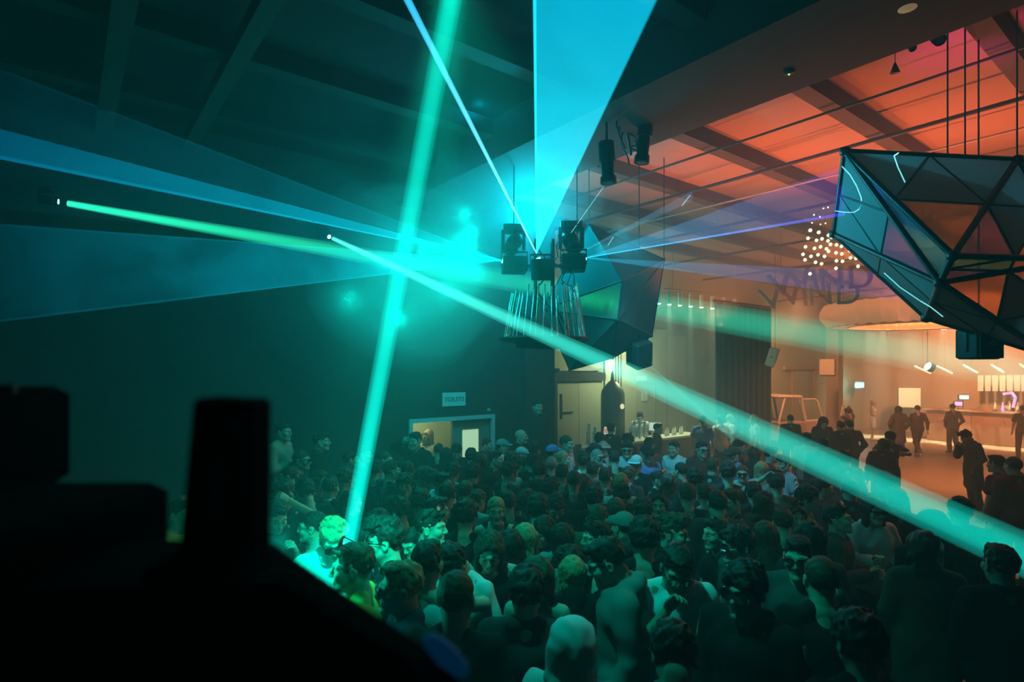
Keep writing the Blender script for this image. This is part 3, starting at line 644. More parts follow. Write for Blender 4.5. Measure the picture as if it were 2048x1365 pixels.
# ------------------------------------------------------------------ hanging letters and pin-light swarm
lt = thing('letter_sign', 'hanging row of tall slanted letters on thin rails by the ring chandelier', 'sign', P(1640, 565, 13.5))
LX = [('W', 1582, 1.45), ('I', 1630, 1.0), ('N', 1663, 1.0), ('D', 1720, 1.0)]
for k, (chx, px, wd) in enumerate(LX):
    d = 14.2 - .45 * k; c = P(px, 566 - 3 * k, d)
    sh = Matrix(((wd, -.5 + .16 * k, 0, 0), (0, 1, 0, 0), (0, 0, 1, 0), (0, 0, 0, 1)))
    m_ = Matrix.Translation(c) @ Matrix.Rotation(-.25, 4, 'Z') @ Matrix.Rotation(PI / 2, 4, 'X') @ sh
    text_obj('letter', chx, .74, 'letter_red', m_, lt, .05)
    text_obj('letter_reflection', chx, .74, 'letter_pale', Matrix.Translation((-.10, .3, -.32)) @ m_, lt, .02)  # paler lower copy stands in for the letters' reflection
for a, b in (((1556, 541, 14.5), (1752, 519, 12.4)), ((1556, 603, 14.5), (1775, 576, 12.3))): MB().tube(P(*a), P(*b), .012, n=5).build('rail', 'letter_red', lt)
for px, d in ((1562, 14.4), (1740, 12.6)):
    q = P(px, 535, d); MB().tube(q, Vector((q.x, q.y, CEIL)), .006, n=4).build('wire', 'conduit_dark', lt)
sw = thing('pin_light_swarm', 'swarm of small round bulbs on drop wires above the hanging letters', 'lamp', P(1665, 450, 12.5))
rs = random.Random(21)
pts2 = [(1640, 401), (1655, 405), (1636, 380), (1650, 395), (1664, 388), (1634, 397), (1667, 420), (1649, 399), (1631, 412), (1647, 417), (1656, 415), (1628, 430), (1640, 434), (1624, 446), (1641, 449), (1651, 447), (1620, 461), (1637, 465), (1621, 461), (1638, 465), (1616, 477), (1633, 481), (1644, 478), (1657, 471), (1663, 475), (1611, 494), (1629, 497), (1641, 494), (1653, 498), (1656, 482), (1661, 489), (1673, 490), (1683, 493), (1606, 509), (1622, 513), (1636, 510), (1649, 513), (1657, 503), (1672, 506), (1684, 508), (1700, 502), (1631, 525), (1643, 528), (1673, 522), (1685, 523), (1701, 516), (1712, 517), (1672, 537), (1716, 533), (1620, 548), (1610, 520), (1670, 400), (1668, 383), (1672, 370), (1660, 372), (1645, 370)]
bulb_me = None
for (px, py) in pts2:
    d = 12.5 + rs.uniform(-.8, .8); c = P(px, py, d); r = (3.4 if py > 455 else 1.7) / F * d
    b = MB().lathe([(r * .3, -r), (r * .8, -r * .6), (r, 0), (r * .8, r * .6), (r * .3, r)], 10, Matrix.Translation(c)).build('bulb', 'bulb_warm', sw)
wm = MB()
for (px, py) in pts2[::3]:
    c = P(px, py, 12.5); wm.tube(c, Vector((c.x, c.y, CEIL)), .0025, n=3)
o = wm.build('drop_wires', 'conduit_dark', sw); o['kind'] = 'stuff'
# wall beam heads (sources of the two long teal beams)
mk('lens_teal', (.6, 1, .8), .3, em=(.55, 1, .82), ems=9)
B1A, B1B = P(135, 407, 7.0), P(2110, 754, 15.0)
B2A, B2B = P(665, 477, 9.0), P(2075, 1122, 4.15)
for a, b, lab in ((B1A, B1B, 'moving head on the far left wall firing the green beam across the hall'), (B2A, B2B, 'moving head left of the laser mast firing the pale teal beam to lower right')):
    q = a - (b - a).normalized() * .2
    t = moving_head(q, 'lens_teal', b, lab, 'beam heads on the toilet wall', .55)
    MB().tube(q + Vector((0, 0, .16)), q + NN * (-NN.dot(q - O0)) + Vector((0, 0, .16)), .02, n=6).build('wall_arm', 'black_metal', t)

# ------------------------------------------------------------------ light beams in the haze: volumes that glow where the beam passes
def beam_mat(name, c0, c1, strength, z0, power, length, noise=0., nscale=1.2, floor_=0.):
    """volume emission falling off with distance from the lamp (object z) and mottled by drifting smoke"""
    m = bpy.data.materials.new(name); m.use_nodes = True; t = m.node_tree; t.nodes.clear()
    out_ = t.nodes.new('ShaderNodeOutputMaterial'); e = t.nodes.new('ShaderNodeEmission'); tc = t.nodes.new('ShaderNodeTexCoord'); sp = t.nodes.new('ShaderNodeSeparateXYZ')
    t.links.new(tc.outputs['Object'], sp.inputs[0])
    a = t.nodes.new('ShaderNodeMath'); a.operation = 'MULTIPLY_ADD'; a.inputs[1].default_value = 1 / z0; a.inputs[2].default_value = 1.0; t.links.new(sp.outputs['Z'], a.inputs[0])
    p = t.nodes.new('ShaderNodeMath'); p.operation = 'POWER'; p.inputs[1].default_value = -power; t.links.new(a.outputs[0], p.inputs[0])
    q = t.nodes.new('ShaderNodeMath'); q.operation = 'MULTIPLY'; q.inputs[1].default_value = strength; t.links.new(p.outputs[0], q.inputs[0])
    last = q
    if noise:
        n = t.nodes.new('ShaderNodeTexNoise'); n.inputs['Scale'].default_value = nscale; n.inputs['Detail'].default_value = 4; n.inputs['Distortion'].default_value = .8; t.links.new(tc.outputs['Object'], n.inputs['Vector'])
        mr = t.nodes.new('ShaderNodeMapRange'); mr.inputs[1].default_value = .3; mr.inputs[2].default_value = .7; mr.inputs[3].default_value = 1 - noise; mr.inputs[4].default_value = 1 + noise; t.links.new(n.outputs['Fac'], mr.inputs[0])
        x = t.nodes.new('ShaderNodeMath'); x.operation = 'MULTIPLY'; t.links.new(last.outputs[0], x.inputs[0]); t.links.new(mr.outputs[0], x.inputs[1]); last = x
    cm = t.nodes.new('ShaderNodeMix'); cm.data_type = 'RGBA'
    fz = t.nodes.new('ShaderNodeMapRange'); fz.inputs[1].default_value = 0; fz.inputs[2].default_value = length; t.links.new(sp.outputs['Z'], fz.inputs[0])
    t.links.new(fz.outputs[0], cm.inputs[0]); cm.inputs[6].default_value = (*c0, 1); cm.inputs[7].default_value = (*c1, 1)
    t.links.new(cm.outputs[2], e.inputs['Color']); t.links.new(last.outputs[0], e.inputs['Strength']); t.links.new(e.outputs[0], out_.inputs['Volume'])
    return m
def place_z(o, a, b, ref=None):
    z = (Vector(b) - Vector(a)).normalized()
    y = (ref or Vector((0, 1, 0))); y = (y - z * y.dot(z)).normalized(); x = y.cross(z)
    m = Matrix((x, y, z)).transposed().to_4x4(); m.translation = a; o.matrix_world = m
def cone_beam(name, label, a, b, r0, r1, c0, c1, strength, z0=1.5, power=1.0, cat='light beam', group=None, parent=None, noise=.0, n=16, core=None):
    L = (Vector(b) - Vector(a)).length
    mb = MB().tube((0, 0, 0), (0, 0, L), r0, r1, n, closed=True)
    mat = beam_mat(name + '_glow', c0, c1, strength, z0, power, L, noise)
    me = mb.mesh(name, mat); o = bpy.data.objects.new(name, me); COL.objects.link(o); place_z(o, a, b)
    if parent is not None: o.parent = parent; o.matrix_parent_inverse = parent.matrix_basis.inverted()
    else: tag(o, label, cat, group)
    return o
def soft_core(o, a, b, r0, r1, c0, c1, strength, z0, power):
    e = cone_beam('beam_core', None, a, b, r0, r1, c0, c1, strength, z0, power)
    for k in ('label', 'category'):
        if k in e: del e[k]
    mw = o.matrix_world.copy(); e.parent = o; e.matrix_parent_inverse = mw.inverted()
def sheet(name, label, apex, A, B, c0, c1, strength, z0=.6, power=1.0, thick=.02, noise=.0, nscale=1.2, group='laser fans', edge=None):
    """flat fan of laser light from the apex to the line A-B"""
    apex, A, B = Vector(apex), Vector(A), Vector(B); mid = (A + B) / 2; nrm = (A - apex).cross(B - apex).normalized()
    o0 = bpy.data.objects.new(name, None); place_z(o0, apex, mid, nrm); mi = o0.matrix_world.inverted() if False else None
    z = (mid - apex).normalized(); y = nrm; x = y.cross(z)
    mw = Matrix((x, y, z)).transposed().to_4x4(); mw.translation = apex; inv = mw.inverted()
    bpy.data.objects.remove(o0)
    a_, b_ = inv @ A, inv @ B
    t0, t1 = .006, thick
    mb = MB(); vs = [(-.004, -t0, 0), (.004, -t0, 0), (-.004, t0, 0), (.004, t0, 0), (a_.x, -t1, a_.z), (b_.x, -t1, b_.z), (a_.x, t1, a_.z), (b_.x, t1, b_.z)]
    if a_.x > b_.x: vs = [(-v[0] if False else v[0], v[1], v[2]) for v in vs]; vs[4], vs[5] = vs[5], vs[4]; vs[6], vs[7] = vs[7], vs[6]
    mb.add(vs, [(0, 1, 5, 4), (2, 6, 7, 3), (0, 4, 6, 2), (1, 3, 7, 5), (0, 2, 3, 1), (4, 5, 7, 6)])
    L = (mid - apex).length
    me = mb.mesh(name, beam_mat(name + '_glow', c0, c1, strength, z0, power, L, noise, nscale)); o = bpy.data.objects.new(name, me); COL.objects.link(o); o.matrix_world = mw
    tag(o, label, 'laser beam', group)
    if edge:
        for E_, r, st in edge:
            e = cone_beam('bright_edge', None, apex, Vector(E_), .004, r, c0, c1, st, z0, power, parent=None); m_ = e.matrix_world.copy()
            for k in ('label', 'category'):
                if k in e: del e[k]
            e.parent = o; e.matrix_parent_inverse = mw.inverted()
    return o
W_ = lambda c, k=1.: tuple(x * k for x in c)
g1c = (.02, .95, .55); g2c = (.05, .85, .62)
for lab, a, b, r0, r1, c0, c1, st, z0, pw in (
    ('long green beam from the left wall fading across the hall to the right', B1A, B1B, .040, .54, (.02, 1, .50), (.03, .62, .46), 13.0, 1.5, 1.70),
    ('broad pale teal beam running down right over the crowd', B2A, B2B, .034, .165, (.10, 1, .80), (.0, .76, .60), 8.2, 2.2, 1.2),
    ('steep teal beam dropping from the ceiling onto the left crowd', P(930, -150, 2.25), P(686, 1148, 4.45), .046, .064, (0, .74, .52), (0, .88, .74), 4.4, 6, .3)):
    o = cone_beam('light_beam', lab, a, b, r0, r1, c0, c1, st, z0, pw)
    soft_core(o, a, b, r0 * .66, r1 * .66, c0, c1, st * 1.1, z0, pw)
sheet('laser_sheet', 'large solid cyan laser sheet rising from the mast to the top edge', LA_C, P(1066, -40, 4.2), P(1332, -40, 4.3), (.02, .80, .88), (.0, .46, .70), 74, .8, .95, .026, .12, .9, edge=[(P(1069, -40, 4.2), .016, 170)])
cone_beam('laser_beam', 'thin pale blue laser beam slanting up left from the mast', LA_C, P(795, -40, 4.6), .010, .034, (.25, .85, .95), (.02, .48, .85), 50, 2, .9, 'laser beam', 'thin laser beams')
# left fans
sheet('laser_sheet', 'faint topmost blue laser fan on the left', LA_L, P(-160, 78, 6.3), P(-160, 215, 6.3), (.0, .40, .55), (.0, .04, .075), 100, .8, 1.7, .02, .3, .8, edge=[(P(-160, 78, 6.3), .018, 110)])
sheet('laser_sheet', 'bright blue laser fan in the middle of the left side', LA_L, P(-160, 216, 6.3), P(-160, 278, 6.3), (.0, .62, .82), (.0, .13, .30), 210, .8, 1.45, .02, .15, .8, edge=[(P(-160, 282, 6.3), .026, 330)])
sheet('laser_sheet', 'dim blue laser fan just below the bright one on the left', LA_L, P(-160, 282, 6.3), P(-160, 400, 6.3), (.0, .40, .50), (.0, .02, .03), 70, .8, 1.75, .02, .3, .8)
sheet('laser_sheet', 'lowest wide blue laser fan on the left with smoke swirls', LA_L, P(-160, 438, 6.3), P(-160, 662, 6.3), (.0, .55, .74), (.0, .018, .050), 170, .8, 1.55, .02, .45, 1.1, edge=[(P(-160, 438, 6.3), .016, 200), (P(-160, 662, 6.3), .016, 240)])
# right fans
sheet('laser_sheet', 'violet blue laser fan reaching the geodesic sculpture', LA_R, P(1692, 330, 5.75), P(1690, 428, 5.75), (.03, .52, .85), (.04, .01, .40), 40, .5, .9, .02, .15, 1, edge=[(P(1690, 428, 5.75), .018, 240)])
sheet('laser_sheet', 'lower narrow violet laser fan to the right', LA_R, P(1800, 546, 6.0), P(1800, 602, 6.0), (.03, .52, .85), (.06, .01, .34), 40, .5, .9, .02, .1, 1)
sheet('laser_sheet', 'small faint blue laser fan right above the mast', P(1158, 506, 8.0), P(1385, 382, 8.6), P(1385, 402, 8.6), (.10, .42, .58), (.06, .14, .28), 26, .5, .8, .02, .1, 1)
cone_beam('laser_beam', 'short cyan glow tube for laser light hitting steel right of the mast', P(1142, 466, 8.0), P(1207, 374, 8.0), .006, .006, (.3, .95, 1), (.2, .9, 1), 60, 4, .3, 'laser beam', 'thin laser beams')  # glowing tube stands in for laser light landing on steel
cone_beam('laser_beam', 'thin teal laser beam crossing under the broad teal beam', P(1298, 730, 11.5), P(1468, 880, 11.5), .020, .042, (.05, .80, .70), (.0, .55, .45), 4, 4, .3, 'laser beam', 'thin laser beams')
# downlight shafts
for k, (b, r) in enumerate(PEND):
    cone_beam('light_shaft', ['first', 'second', 'third', 'fourth', 'fifth', 'sixth', 'seventh', 'eighth'][k] + ' pale shaft of light from the left below the bar downlights', b - Vector((0, 0, .02)), b - Vector((0, 0, 2.4)), r * .9, r * 2.6, (.55, 1, .80), (.30, .50, .32), 2.4, .35, 1.7, 'light beam', 'shafts below the bar downlights', n=12)
for px, d, lab in ((1765, 21.5, 'left'), (1887, 20.5, 'right')):
    a = P(px, 662, d); cone_beam('light_shaft', lab + ' pale light shaft falling from the downlight under the ring chandelier', a, Vector((a.x, a.y, .9)), .10, .52, (.85, 1, .72), (.40, .36, .22), 1.5, .6, 1.9, 'light beam', 'shafts by the far bar', n=14)

# glowing tubes painting laser light that lands on sculpture and roof steel
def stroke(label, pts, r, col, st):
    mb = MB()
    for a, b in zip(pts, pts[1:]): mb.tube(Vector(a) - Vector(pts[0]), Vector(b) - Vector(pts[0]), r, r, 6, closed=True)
    o = bpy.data.objects.new('laser_stroke', mb.mesh('laser_stroke', beam_mat('laser_stroke_glow', col, col, st, 50, .01, 10))); COL.objects.link(o); o.location = pts[0]  # glowing tube stands in for laser light landing on a surface
    tag(o, label, 'laser beam', 'glow tubes for laser light')
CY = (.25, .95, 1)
def arc(ps, d0, d1): n = len(ps) - 1; return [P(x, y, d0 + (d1 - d0) * i / n) for i, (x, y) in enumerate(ps)]
stroke('curved cyan glow tube for laser light on the left panel of the geodesic sculpture', arc([(1684, 333), (1700, 350), (1713, 372), (1722, 395), (1724, 408), (1719, 418), (1708, 425), (1690, 425), (1670, 422)], 5.40, 5.72), .0055, CY, 110)
stroke('short cyan glow tube for laser light on the top panel of the geodesic sculpture', arc([(1797, 306), (1788, 312), (1796, 335), (1810, 365)], 5.35, 5.15), .006, CY, 90)
stroke('long cyan glow tube for laser light along the lower left panel of the geodesic sculpture', arc([(1768, 546), (1800, 575), (1840, 602), (1862, 615), (1886, 634)], 5.45, 5.0), .0055, CY, 90)
stroke('tiny cyan glow tube for laser light under the roof right of the mast', arc([(1364, 412), (1373, 400), (1381, 390)], 8.5, 8.5), .007, CY, 60)
stroke('tiny pale glow tube for laser light beside the right laser fan', arc([(1216, 491), (1227, 474)], 7.9, 7.9), .006, (.6, 1, 1), 60)
# smoke puffs drifting round the beams: denser haze added to gather the glow of the fill points
def puff(label, c, radii, dens):
    m = bpy.data.materials.new('smoke'); m.use_nodes = True; t = m.node_tree; t.nodes.clear(); o_ = t.nodes.new('ShaderNodeOutputMaterial'); v = t.nodes.new('ShaderNodeVolumeScatter'); v.inputs['Density'].default_value = dens; v.inputs['Anisotropy'].default_value = .2
    t.links.new(v.outputs[0], o_.inputs['Volume'])
    bm = bmesh.new(); bmesh.ops.create_icosphere(bm, subdivisions=4, radius=1)
    for q in bm.verts: q.co = Vector((q.co.x * radii[0], q.co.y * radii[1], q.co.z * radii[2])) * (1 + .10 * math.sin(3 * q.co.x + 5 * q.co.z) + .08 * math.sin(6 * q.co.y - 4 * q.co.x))
    me = bpy.data.meshes.new('smoke_puff'); bm.to_mesh(me); bm.free(); me.materials.append(m); o = bpy.data.objects.new('smoke_puff', me); COL.objects.link(o); o.location = c
    o['kind'] = 'stuff'; o['label'] = label
puff('wide thin smoke added to gather glow in the middle of the hall', P(835, 530, 7.3), (1.9, 1.6, 1.6), .030)
puff('denser smoke added to gather glow left of the laser mast', P(850, 540, 7.3), (1.3, 1.2, 1.15), .13)
puff('dense smoke added to gather glow where the teal beams cross', P(850, 540, 7.3), (.75, .8, .65), .08)
puff('smoke added to gather glow above the laser mast', P(1025, 360, 8.2), (1.15, 1.0, 1.35), .16)

# ------------------------------------------------------------------ people: signed-distance bodies turned into meshes
def surf_net(D, org, h):
    sgn = D < 0
    c = [sgn[i:D.shape[0] - 1 + i, j:D.shape[1] - 1 + j, k:D.shape[2] - 1 + k] for i in (0, 1) for j in (0, 1) for k in (0, 1)]
    tot = np.zeros(c[0].shape, np.int8)
    for q in c: tot += q
    act = (tot > 0) & (tot < 8); idx = np.argwhere(act)
    ids = -np.ones(act.shape, np.int64); ids[act] = np.arange(len(idx))
    corner = [(i, j, k) for i in (0, 1) for j in (0, 1) for k in (0, 1)]
    dv = np.stack([D[idx[:, 0] + a, idx[:, 1] + b, idx[:, 2] + e] for a, b, e in corner], 1)
    pos = np.zeros((len(idx), 3)); cnt = np.zeros(len(idx))
    for a in range(8):
        for b in range(a + 1, 8):
            ca, cb = corner[a], corner[b]
            if sum(abs(x - y) for x, y in zip(ca, cb)) != 1: continue
            m = (dv[:, a] < 0) != (dv[:, b] < 0)
            t = dv[m, a] / (dv[m, a] - dv[m, b])
            pos[m] += np.array(ca) + t[:, None] * (np.array(cb) - np.array(ca)); cnt[m] += 1
    V = (idx + pos / cnt[:, None]) * h + org
    Fs = []
    for ax in range(3):
        sl0 = [slice(None)] * 3; sl1 = [slice(None)] * 3; sl0[ax] = slice(0, -1); sl1[ax] = slice(1, None)
        e0, e1 = sgn[tuple(sl0)], sgn[tuple(sl1)]; df = np.argwhere(e0 != e1)
        o1, o2 = [(1, 2), (2, 0), (0, 1)][ax]
        ok = (df[:, o1] > 0) & (df[:, o2] > 0) & (df[:, o1] < D.shape[o1] - 1) & (df[:, o2] < D.shape[o2] - 1); df = df[ok]
        def cid(da, db):
            q = df.copy(); q[:, o1] += da; q[:, o2] += db; return ids[q[:, 0], q[:, 1], q[:, 2]]
        quad = np.stack([cid(-1, -1), cid(0, -1), cid(0, 0), cid(-1, 0)], 1)
        fl_ = ~e0[df[:, 0], df[:, 1], df[:, 2]]
        quad[fl_] = quad[fl_][:, ::-1]; Fs.append(quad)
    return V, np.concatenate(Fs)

class SDF:
    def __init__(s, lo, hi, h, noise=0., nf=40., seed=0):
        s.h = h; s.org = np.array(lo, float); n = np.ceil((np.array(hi) - s.org) / h).astype(int) + 1
        s.D = np.full(n, .06, np.float32); s.ax = [s.org[i] + h * np.arange(n[i]) for i in range(3)]
    def _sl(s, lo, hi):
        r = []
        for i in range(3):
            a = np.searchsorted(s.ax[i], lo[i]); b = np.searchsorted(s.ax[i], hi[i]); r.append(slice(max(0, a - 1), min(len(s.ax[i]), b + 1)))
        return tuple(r)
    def _grid(s, sl): return np.meshgrid(s.ax[0][sl[0]], s.ax[1][sl[1]], s.ax[2][sl[2]], indexing='ij', sparse=True)
    def _put(s, sl, d, k, sub=False):
        A = s.D[sl]
        if sub:
            hh = np.maximum(k - np.abs(A + d), 0) / k; s.D[sl] = np.maximum(A, -d) + hh * hh * k * .25
        else:
            hh = np.maximum(k - np.abs(A - d), 0) / k; s.D[sl] = np.minimum(A, d) - hh * hh * k * .25
    def cap(s, a, b, ra, rb=None, sy=1., k=.02, sub=False, sx=1.):
        """tapered capsule; sx / sy flatten it about its own axis line"""
        rb = ra if rb is None else rb; a = np.array(a, float); b = np.array(b, float); r = max(ra, rb) * max(1, sx, sy) + k + .02
        sl = s._sl(np.minimum(a, b) - r, np.maximum(a, b) + r); X, Y, Z = s._grid(sl)
        ab = b - a; L2 = max(ab @ ab, 1e-9)
        t = np.clip(((X - a[0]) * ab[0] + (Y - a[1]) * ab[1] + (Z - a[2]) * ab[2]) / L2, 0, 1)
        dx = (X - a[0] - t * ab[0]) / sx; dy = (Y - a[1] - t * ab[1]) / sy; dz = Z - a[2] - t * ab[2]
        d = np.sqrt(dx * dx + dy * dy + dz * dz) - (ra + (rb - ra) * t)
        s._put(sl, d * min(1, sx, sy), k, sub); return s
    def ell(s, c, r, k=.02, sub=False):
        c = np.array(c, float); r = np.array(r, float); m = r.max() + k + .02
        sl = s._sl(c - m, c + m); X, Y, Z = s._grid(sl)
        q = np.sqrt(((X - c[0]) / r[0]) ** 2 + ((Y - c[1]) / r[1]) ** 2 + ((Z - c[2]) / r[2]) ** 2)
        q2 = np.sqrt(((X - c[0]) / r[0] ** 2) ** 2 + ((Y - c[1]) / r[1] ** 2) ** 2 + ((Z - c[2]) / r[2] ** 2) ** 2) + 1e-6
        s._put(sl, q * (q - 1) / q2, k, sub); return s
    def wrinkle(s, amp, f, seed=0, vz=1.):
        X, Y, Z = np.meshgrid(*s.ax, indexing='ij', sparse=True); r = random.Random(seed); w_ = 0
        for i in range(5):
            a, b, c, p = r.uniform(-1, 1), r.uniform(-1, 1), r.uniform(-1, 1) * vz, r.uniform(0, 6.28); g = f * r.uniform(.6, 1.7)
            w_ = w_ + np.sin(g * (a * X + b * Y + c * Z) + p + 1.5 * np.sin(g * .6 * (b * X - c * Y + a * Z)))
        s.D += (amp * w_ / 2.2).astype(np.float32); return s
    def out(s): return surf_net(s.D, s.org, s.h)

def np_mesh(name, V, Fq, mats, mi=None, attr=None):
    me = bpy.data.meshes.new(name); n = len(Fq)
    me.vertices.add(len(V)); me.vertices.foreach_set('co', V.astype(np.float32).ravel())
    me.loops.add(n * 4); me.loops.foreach_set('vertex_index', Fq.astype(np.int32).ravel())
    me.polygons.add(n); me.polygons.foreach_set('loop_start', np.arange(0, n * 4, 4, dtype=np.int32)); me.polygons.foreach_set('loop_total', np.full(n, 4, np.int32))
    for m in mats: me.materials.append(m)
    if mi is not None: me.polygons.foreach_set('material_index', mi.astype(np.int32))
    me.polygons.foreach_set('use_smooth', np.ones(n, bool))
    if attr is not None:
        a = me.attributes.new('tint', 'FLOAT_COLOR', 'POINT'); a.data.foreach_set('color', np.concatenate([attr, np.ones((len(attr), 1))], 1).astype(np.float32).ravel())
    me.update(calc_edges=True); me.validate(); return me

# ---- heads (centre of the head at the origin, face towards -y)
def head_geo(female=False):
    s = SDF((-.12, -.15, -.24), (.12, .15, .16), .0055); j = .9 if female else 1.
    s.ell((0, .020, .036), (.076, .096, .086), .02); s.ell((0, -.022, -.035), (.060 * (.96 if female else 1), .068, .085), .03)
    for q in (-1, 1):
        s.cap((q * .050 * j, .005, -.050), (q * .012, -.068, -.097), .022, .019, k=.02); s.ell((q * .040, -.060, -.022), (.028, .028, .03), .02)
        s.cap((q * .052, -.066, .026), (q * .012, -.088, .024), .011, .012, k=.012)
    s.ell((0, -.074, -.097), (.020 * j, .020, .017), .02)
    for q in (-1, 1): s.ell((q * .031, -.102, .003), (.020, .020, .014), .012, True)
    for q in (-1, 1): s.ell((q * .031, -.0775, .002), (.0135, .0135, .0125), .004)
    s.cap((0, -.088, .016), (0, -.110, -.026), .0085, .0125, k=.012)
    for q in (-1, 1): s.ell((q * .012, -.101, -.031), (.009, .010, .008), .006)
    s.cap((-.019, -.086, -.054), (.019, -.086, -.054), .0075, k=.008); s.cap((-.016, -.086, -.066), (.016, -.086, -.066), .0085, k=.008)
    s.cap((-.026, -.093, -.0595), (.026, -.093, -.0595), .0022, k=.004, sub=True)
    for q in (-1, 1):
        s.ell((q * .080, .014, -.004), (.010, .021, .032), .008); s.ell((q * .088, .010, -.002), (.006, .011, .018), .006, True)
    s.cap((0, .030, -.06), (0, .052, -.235), .050 if female else .056, .060 if female else .068, k=.03)
    V, Q = s.out(); T = np.ones((len(V), 3))
    def near(c, r): return np.clip(1.25 - np.sqrt((((V - np.array(c)) / np.array(r)) ** 2).sum(1)), 0, 1)[:, None]
    for q in (-1, 1):
        e = near((q * .031, -.091, .002), (.014, .01, .008)); T = T * (1 - e) + e * np.array([.75, .75, .75])
        e = near((q * .031, -.092, .002), (.007, .01, .008)); T = T * (1 - np.minimum(1, e * 2)) + np.minimum(1, e * 2) * np.array([.06, .05, .05])
        e = near((q * .033, -.088, .030), (.022, .02, .007)); T = T * (1 - e * .85) + e * .85 * np.array([.12, .10, .09])
    e = near((0, -.093, -.060), (.024, .02, .014)); T = T * (1 - e * .6) + e * .6 * np.array([.85, .45, .42])
    return V, Q, T
HEADS = {}
def hand_geo(curl):
    """right-hand pattern: wrist at origin, fingers along -z, palm facing +x side, thumb towards -y"""
    s = SDF((-.09, -.09, -.21), (.07, .07, .04), .0052)
    s.cap((0, 0, .03), (0, 0, -.03), .026, .027, sx=.72, k=.01); s.cap((0, -.018, -.03), (0, -.022, -.085), .020, .017, sx=.75, k=.012); s.cap((0, .018, -.03), (0, .024, -.080), .020, .016, sx=.75, k=.012); s.cap((0, 0, -.03), (0, .0, -.085), .020, .018, sx=.75, k=.012)
    for y, L in ((-.033, .070), (-.011, .080), (.011, .074), (.032, .058)):
        a = np.array([0, y, -.085]); ang = curl; p = a
        for f in (.45, .32, .23):
            q = p + np.array([-math.sin(ang) * L * f, (y * .12) * f, -math.cos(ang) * L * f]); s.cap(p, q, .0095, .0085, k=.004); p = q; ang += curl * .9
    s.cap((-.004, -.028, -.022), (-.018, -.052, -.055), .014, .011, k=.012); s.cap((-.018, -.052, -.055), (-.030, -.058, -.088), .0105, .009, k=.005)
    return s.out()
HANDS = {c: hand_geo(c) for c in (.30, .75)}

def frame_from(z, hint):
    z = np.array(z, float); z /= np.linalg.norm(z); y = np.array(hint, float); y -= z * (y @ z); y /= np.linalg.norm(y); return np.stack([np.cross(y, z), y, z], 1)

POSES = {  # elbow/wrist for the person's right (-x) and left (+x) arm, legs: stand or walk
 'stand':  ((-.245, .02, 1.15), (-.255, -.05, .91), (.245, .02, 1.15), (.255, -.05, .91)),
 'pocket': ((-.315, .06, 1.16), (-.20, -.05, .97), (.315, .06, 1.16), (.20, -.05, .97)),
 'hold':   ((-.255, .0, 1.14), (-.12, -.24, 1.20), (.255, .02, 1.15), (.265, -.05, .91)),
 'phone':  ((-.245, -.01, 1.14), (-.07, -.25, 1.19), (.245, -.01, 1.14), (.07, -.25, 1.18)),
 'fold':   ((-.250, -.03, 1.14), (.05, -.19, 1.17), (.250, -.03, 1.14), (-.05, -.215, 1.14)),
 'head':   ((-.255, .02, 1.15), (-.265, -.05, .91), (.37, -.03, 1.54), (.13, -.02, 1.72)),
 'shade':  ((-.39, -.05, 1.53), (-.17, -.13, 1.64), (.255, .02, 1.15), (.265, -.05, .91)),
 'hug':    ((-.30, -.20, 1.36), (-.10, -.40, 1.40), (.30, -.20, 1.33), (.12, -.42, 1.36)),
 'face':   ((-.24, -.16, 1.17), (-.075, -.19, 1.41), (.30, .05, 1.16), (.20, -.05, .97)),
 'out':    ((-.27, -.08, 1.16), (-.20, -.32, 1.22), (.255, .0, 1.15), (.12, -.24, 1.16)),
 'up':     ((-.36, -.06, 1.52), (-.24, -.10, 1.76), (.36, -.06, 1.52), (.24, -.10, 1.76)),
 'walk':   ((-.26, .10, 1.16), (-.27, .08, .92), (.26, -.04, 1.15), (.27, -.22, .98)),
}
def joints(pose, fem):
    w_ = .165 if fem else .185; e = POSES[pose]
    J = dict(sr=(-w_, .01, 1.425), sl=(w_, .01, 1.425), er=e[0], wr=e[1], el=e[2], wl=e[3])
    if pose == 'walk': J.update(hr=(-.09, 0, .92), kr=(-.095, -.20, .52), ar=(-.09, -.27, .085), hl=(.09, 0, .92), kl=(.095, .06, .49), al=(.09, .34, .16))
    else: J.update(hr=(-.095, 0, .92), kr=(-.115, -.02, .50), ar=(-.125, .02, .085), hl=(.095, 0, .92), kl=(.115, -.02, .50), al=(.125, .02, .085))
    return J
def reach(J, pad):
    pts = np.array([J[k] for k in ('sr', 'sl', 'er', 'el', 'wr', 'wl', 'kr', 'kl', 'ar', 'al')]); return pts.min(0) - pad, pts.max(0) + pad
HEADC = np.array([0, -.035, 1.625])

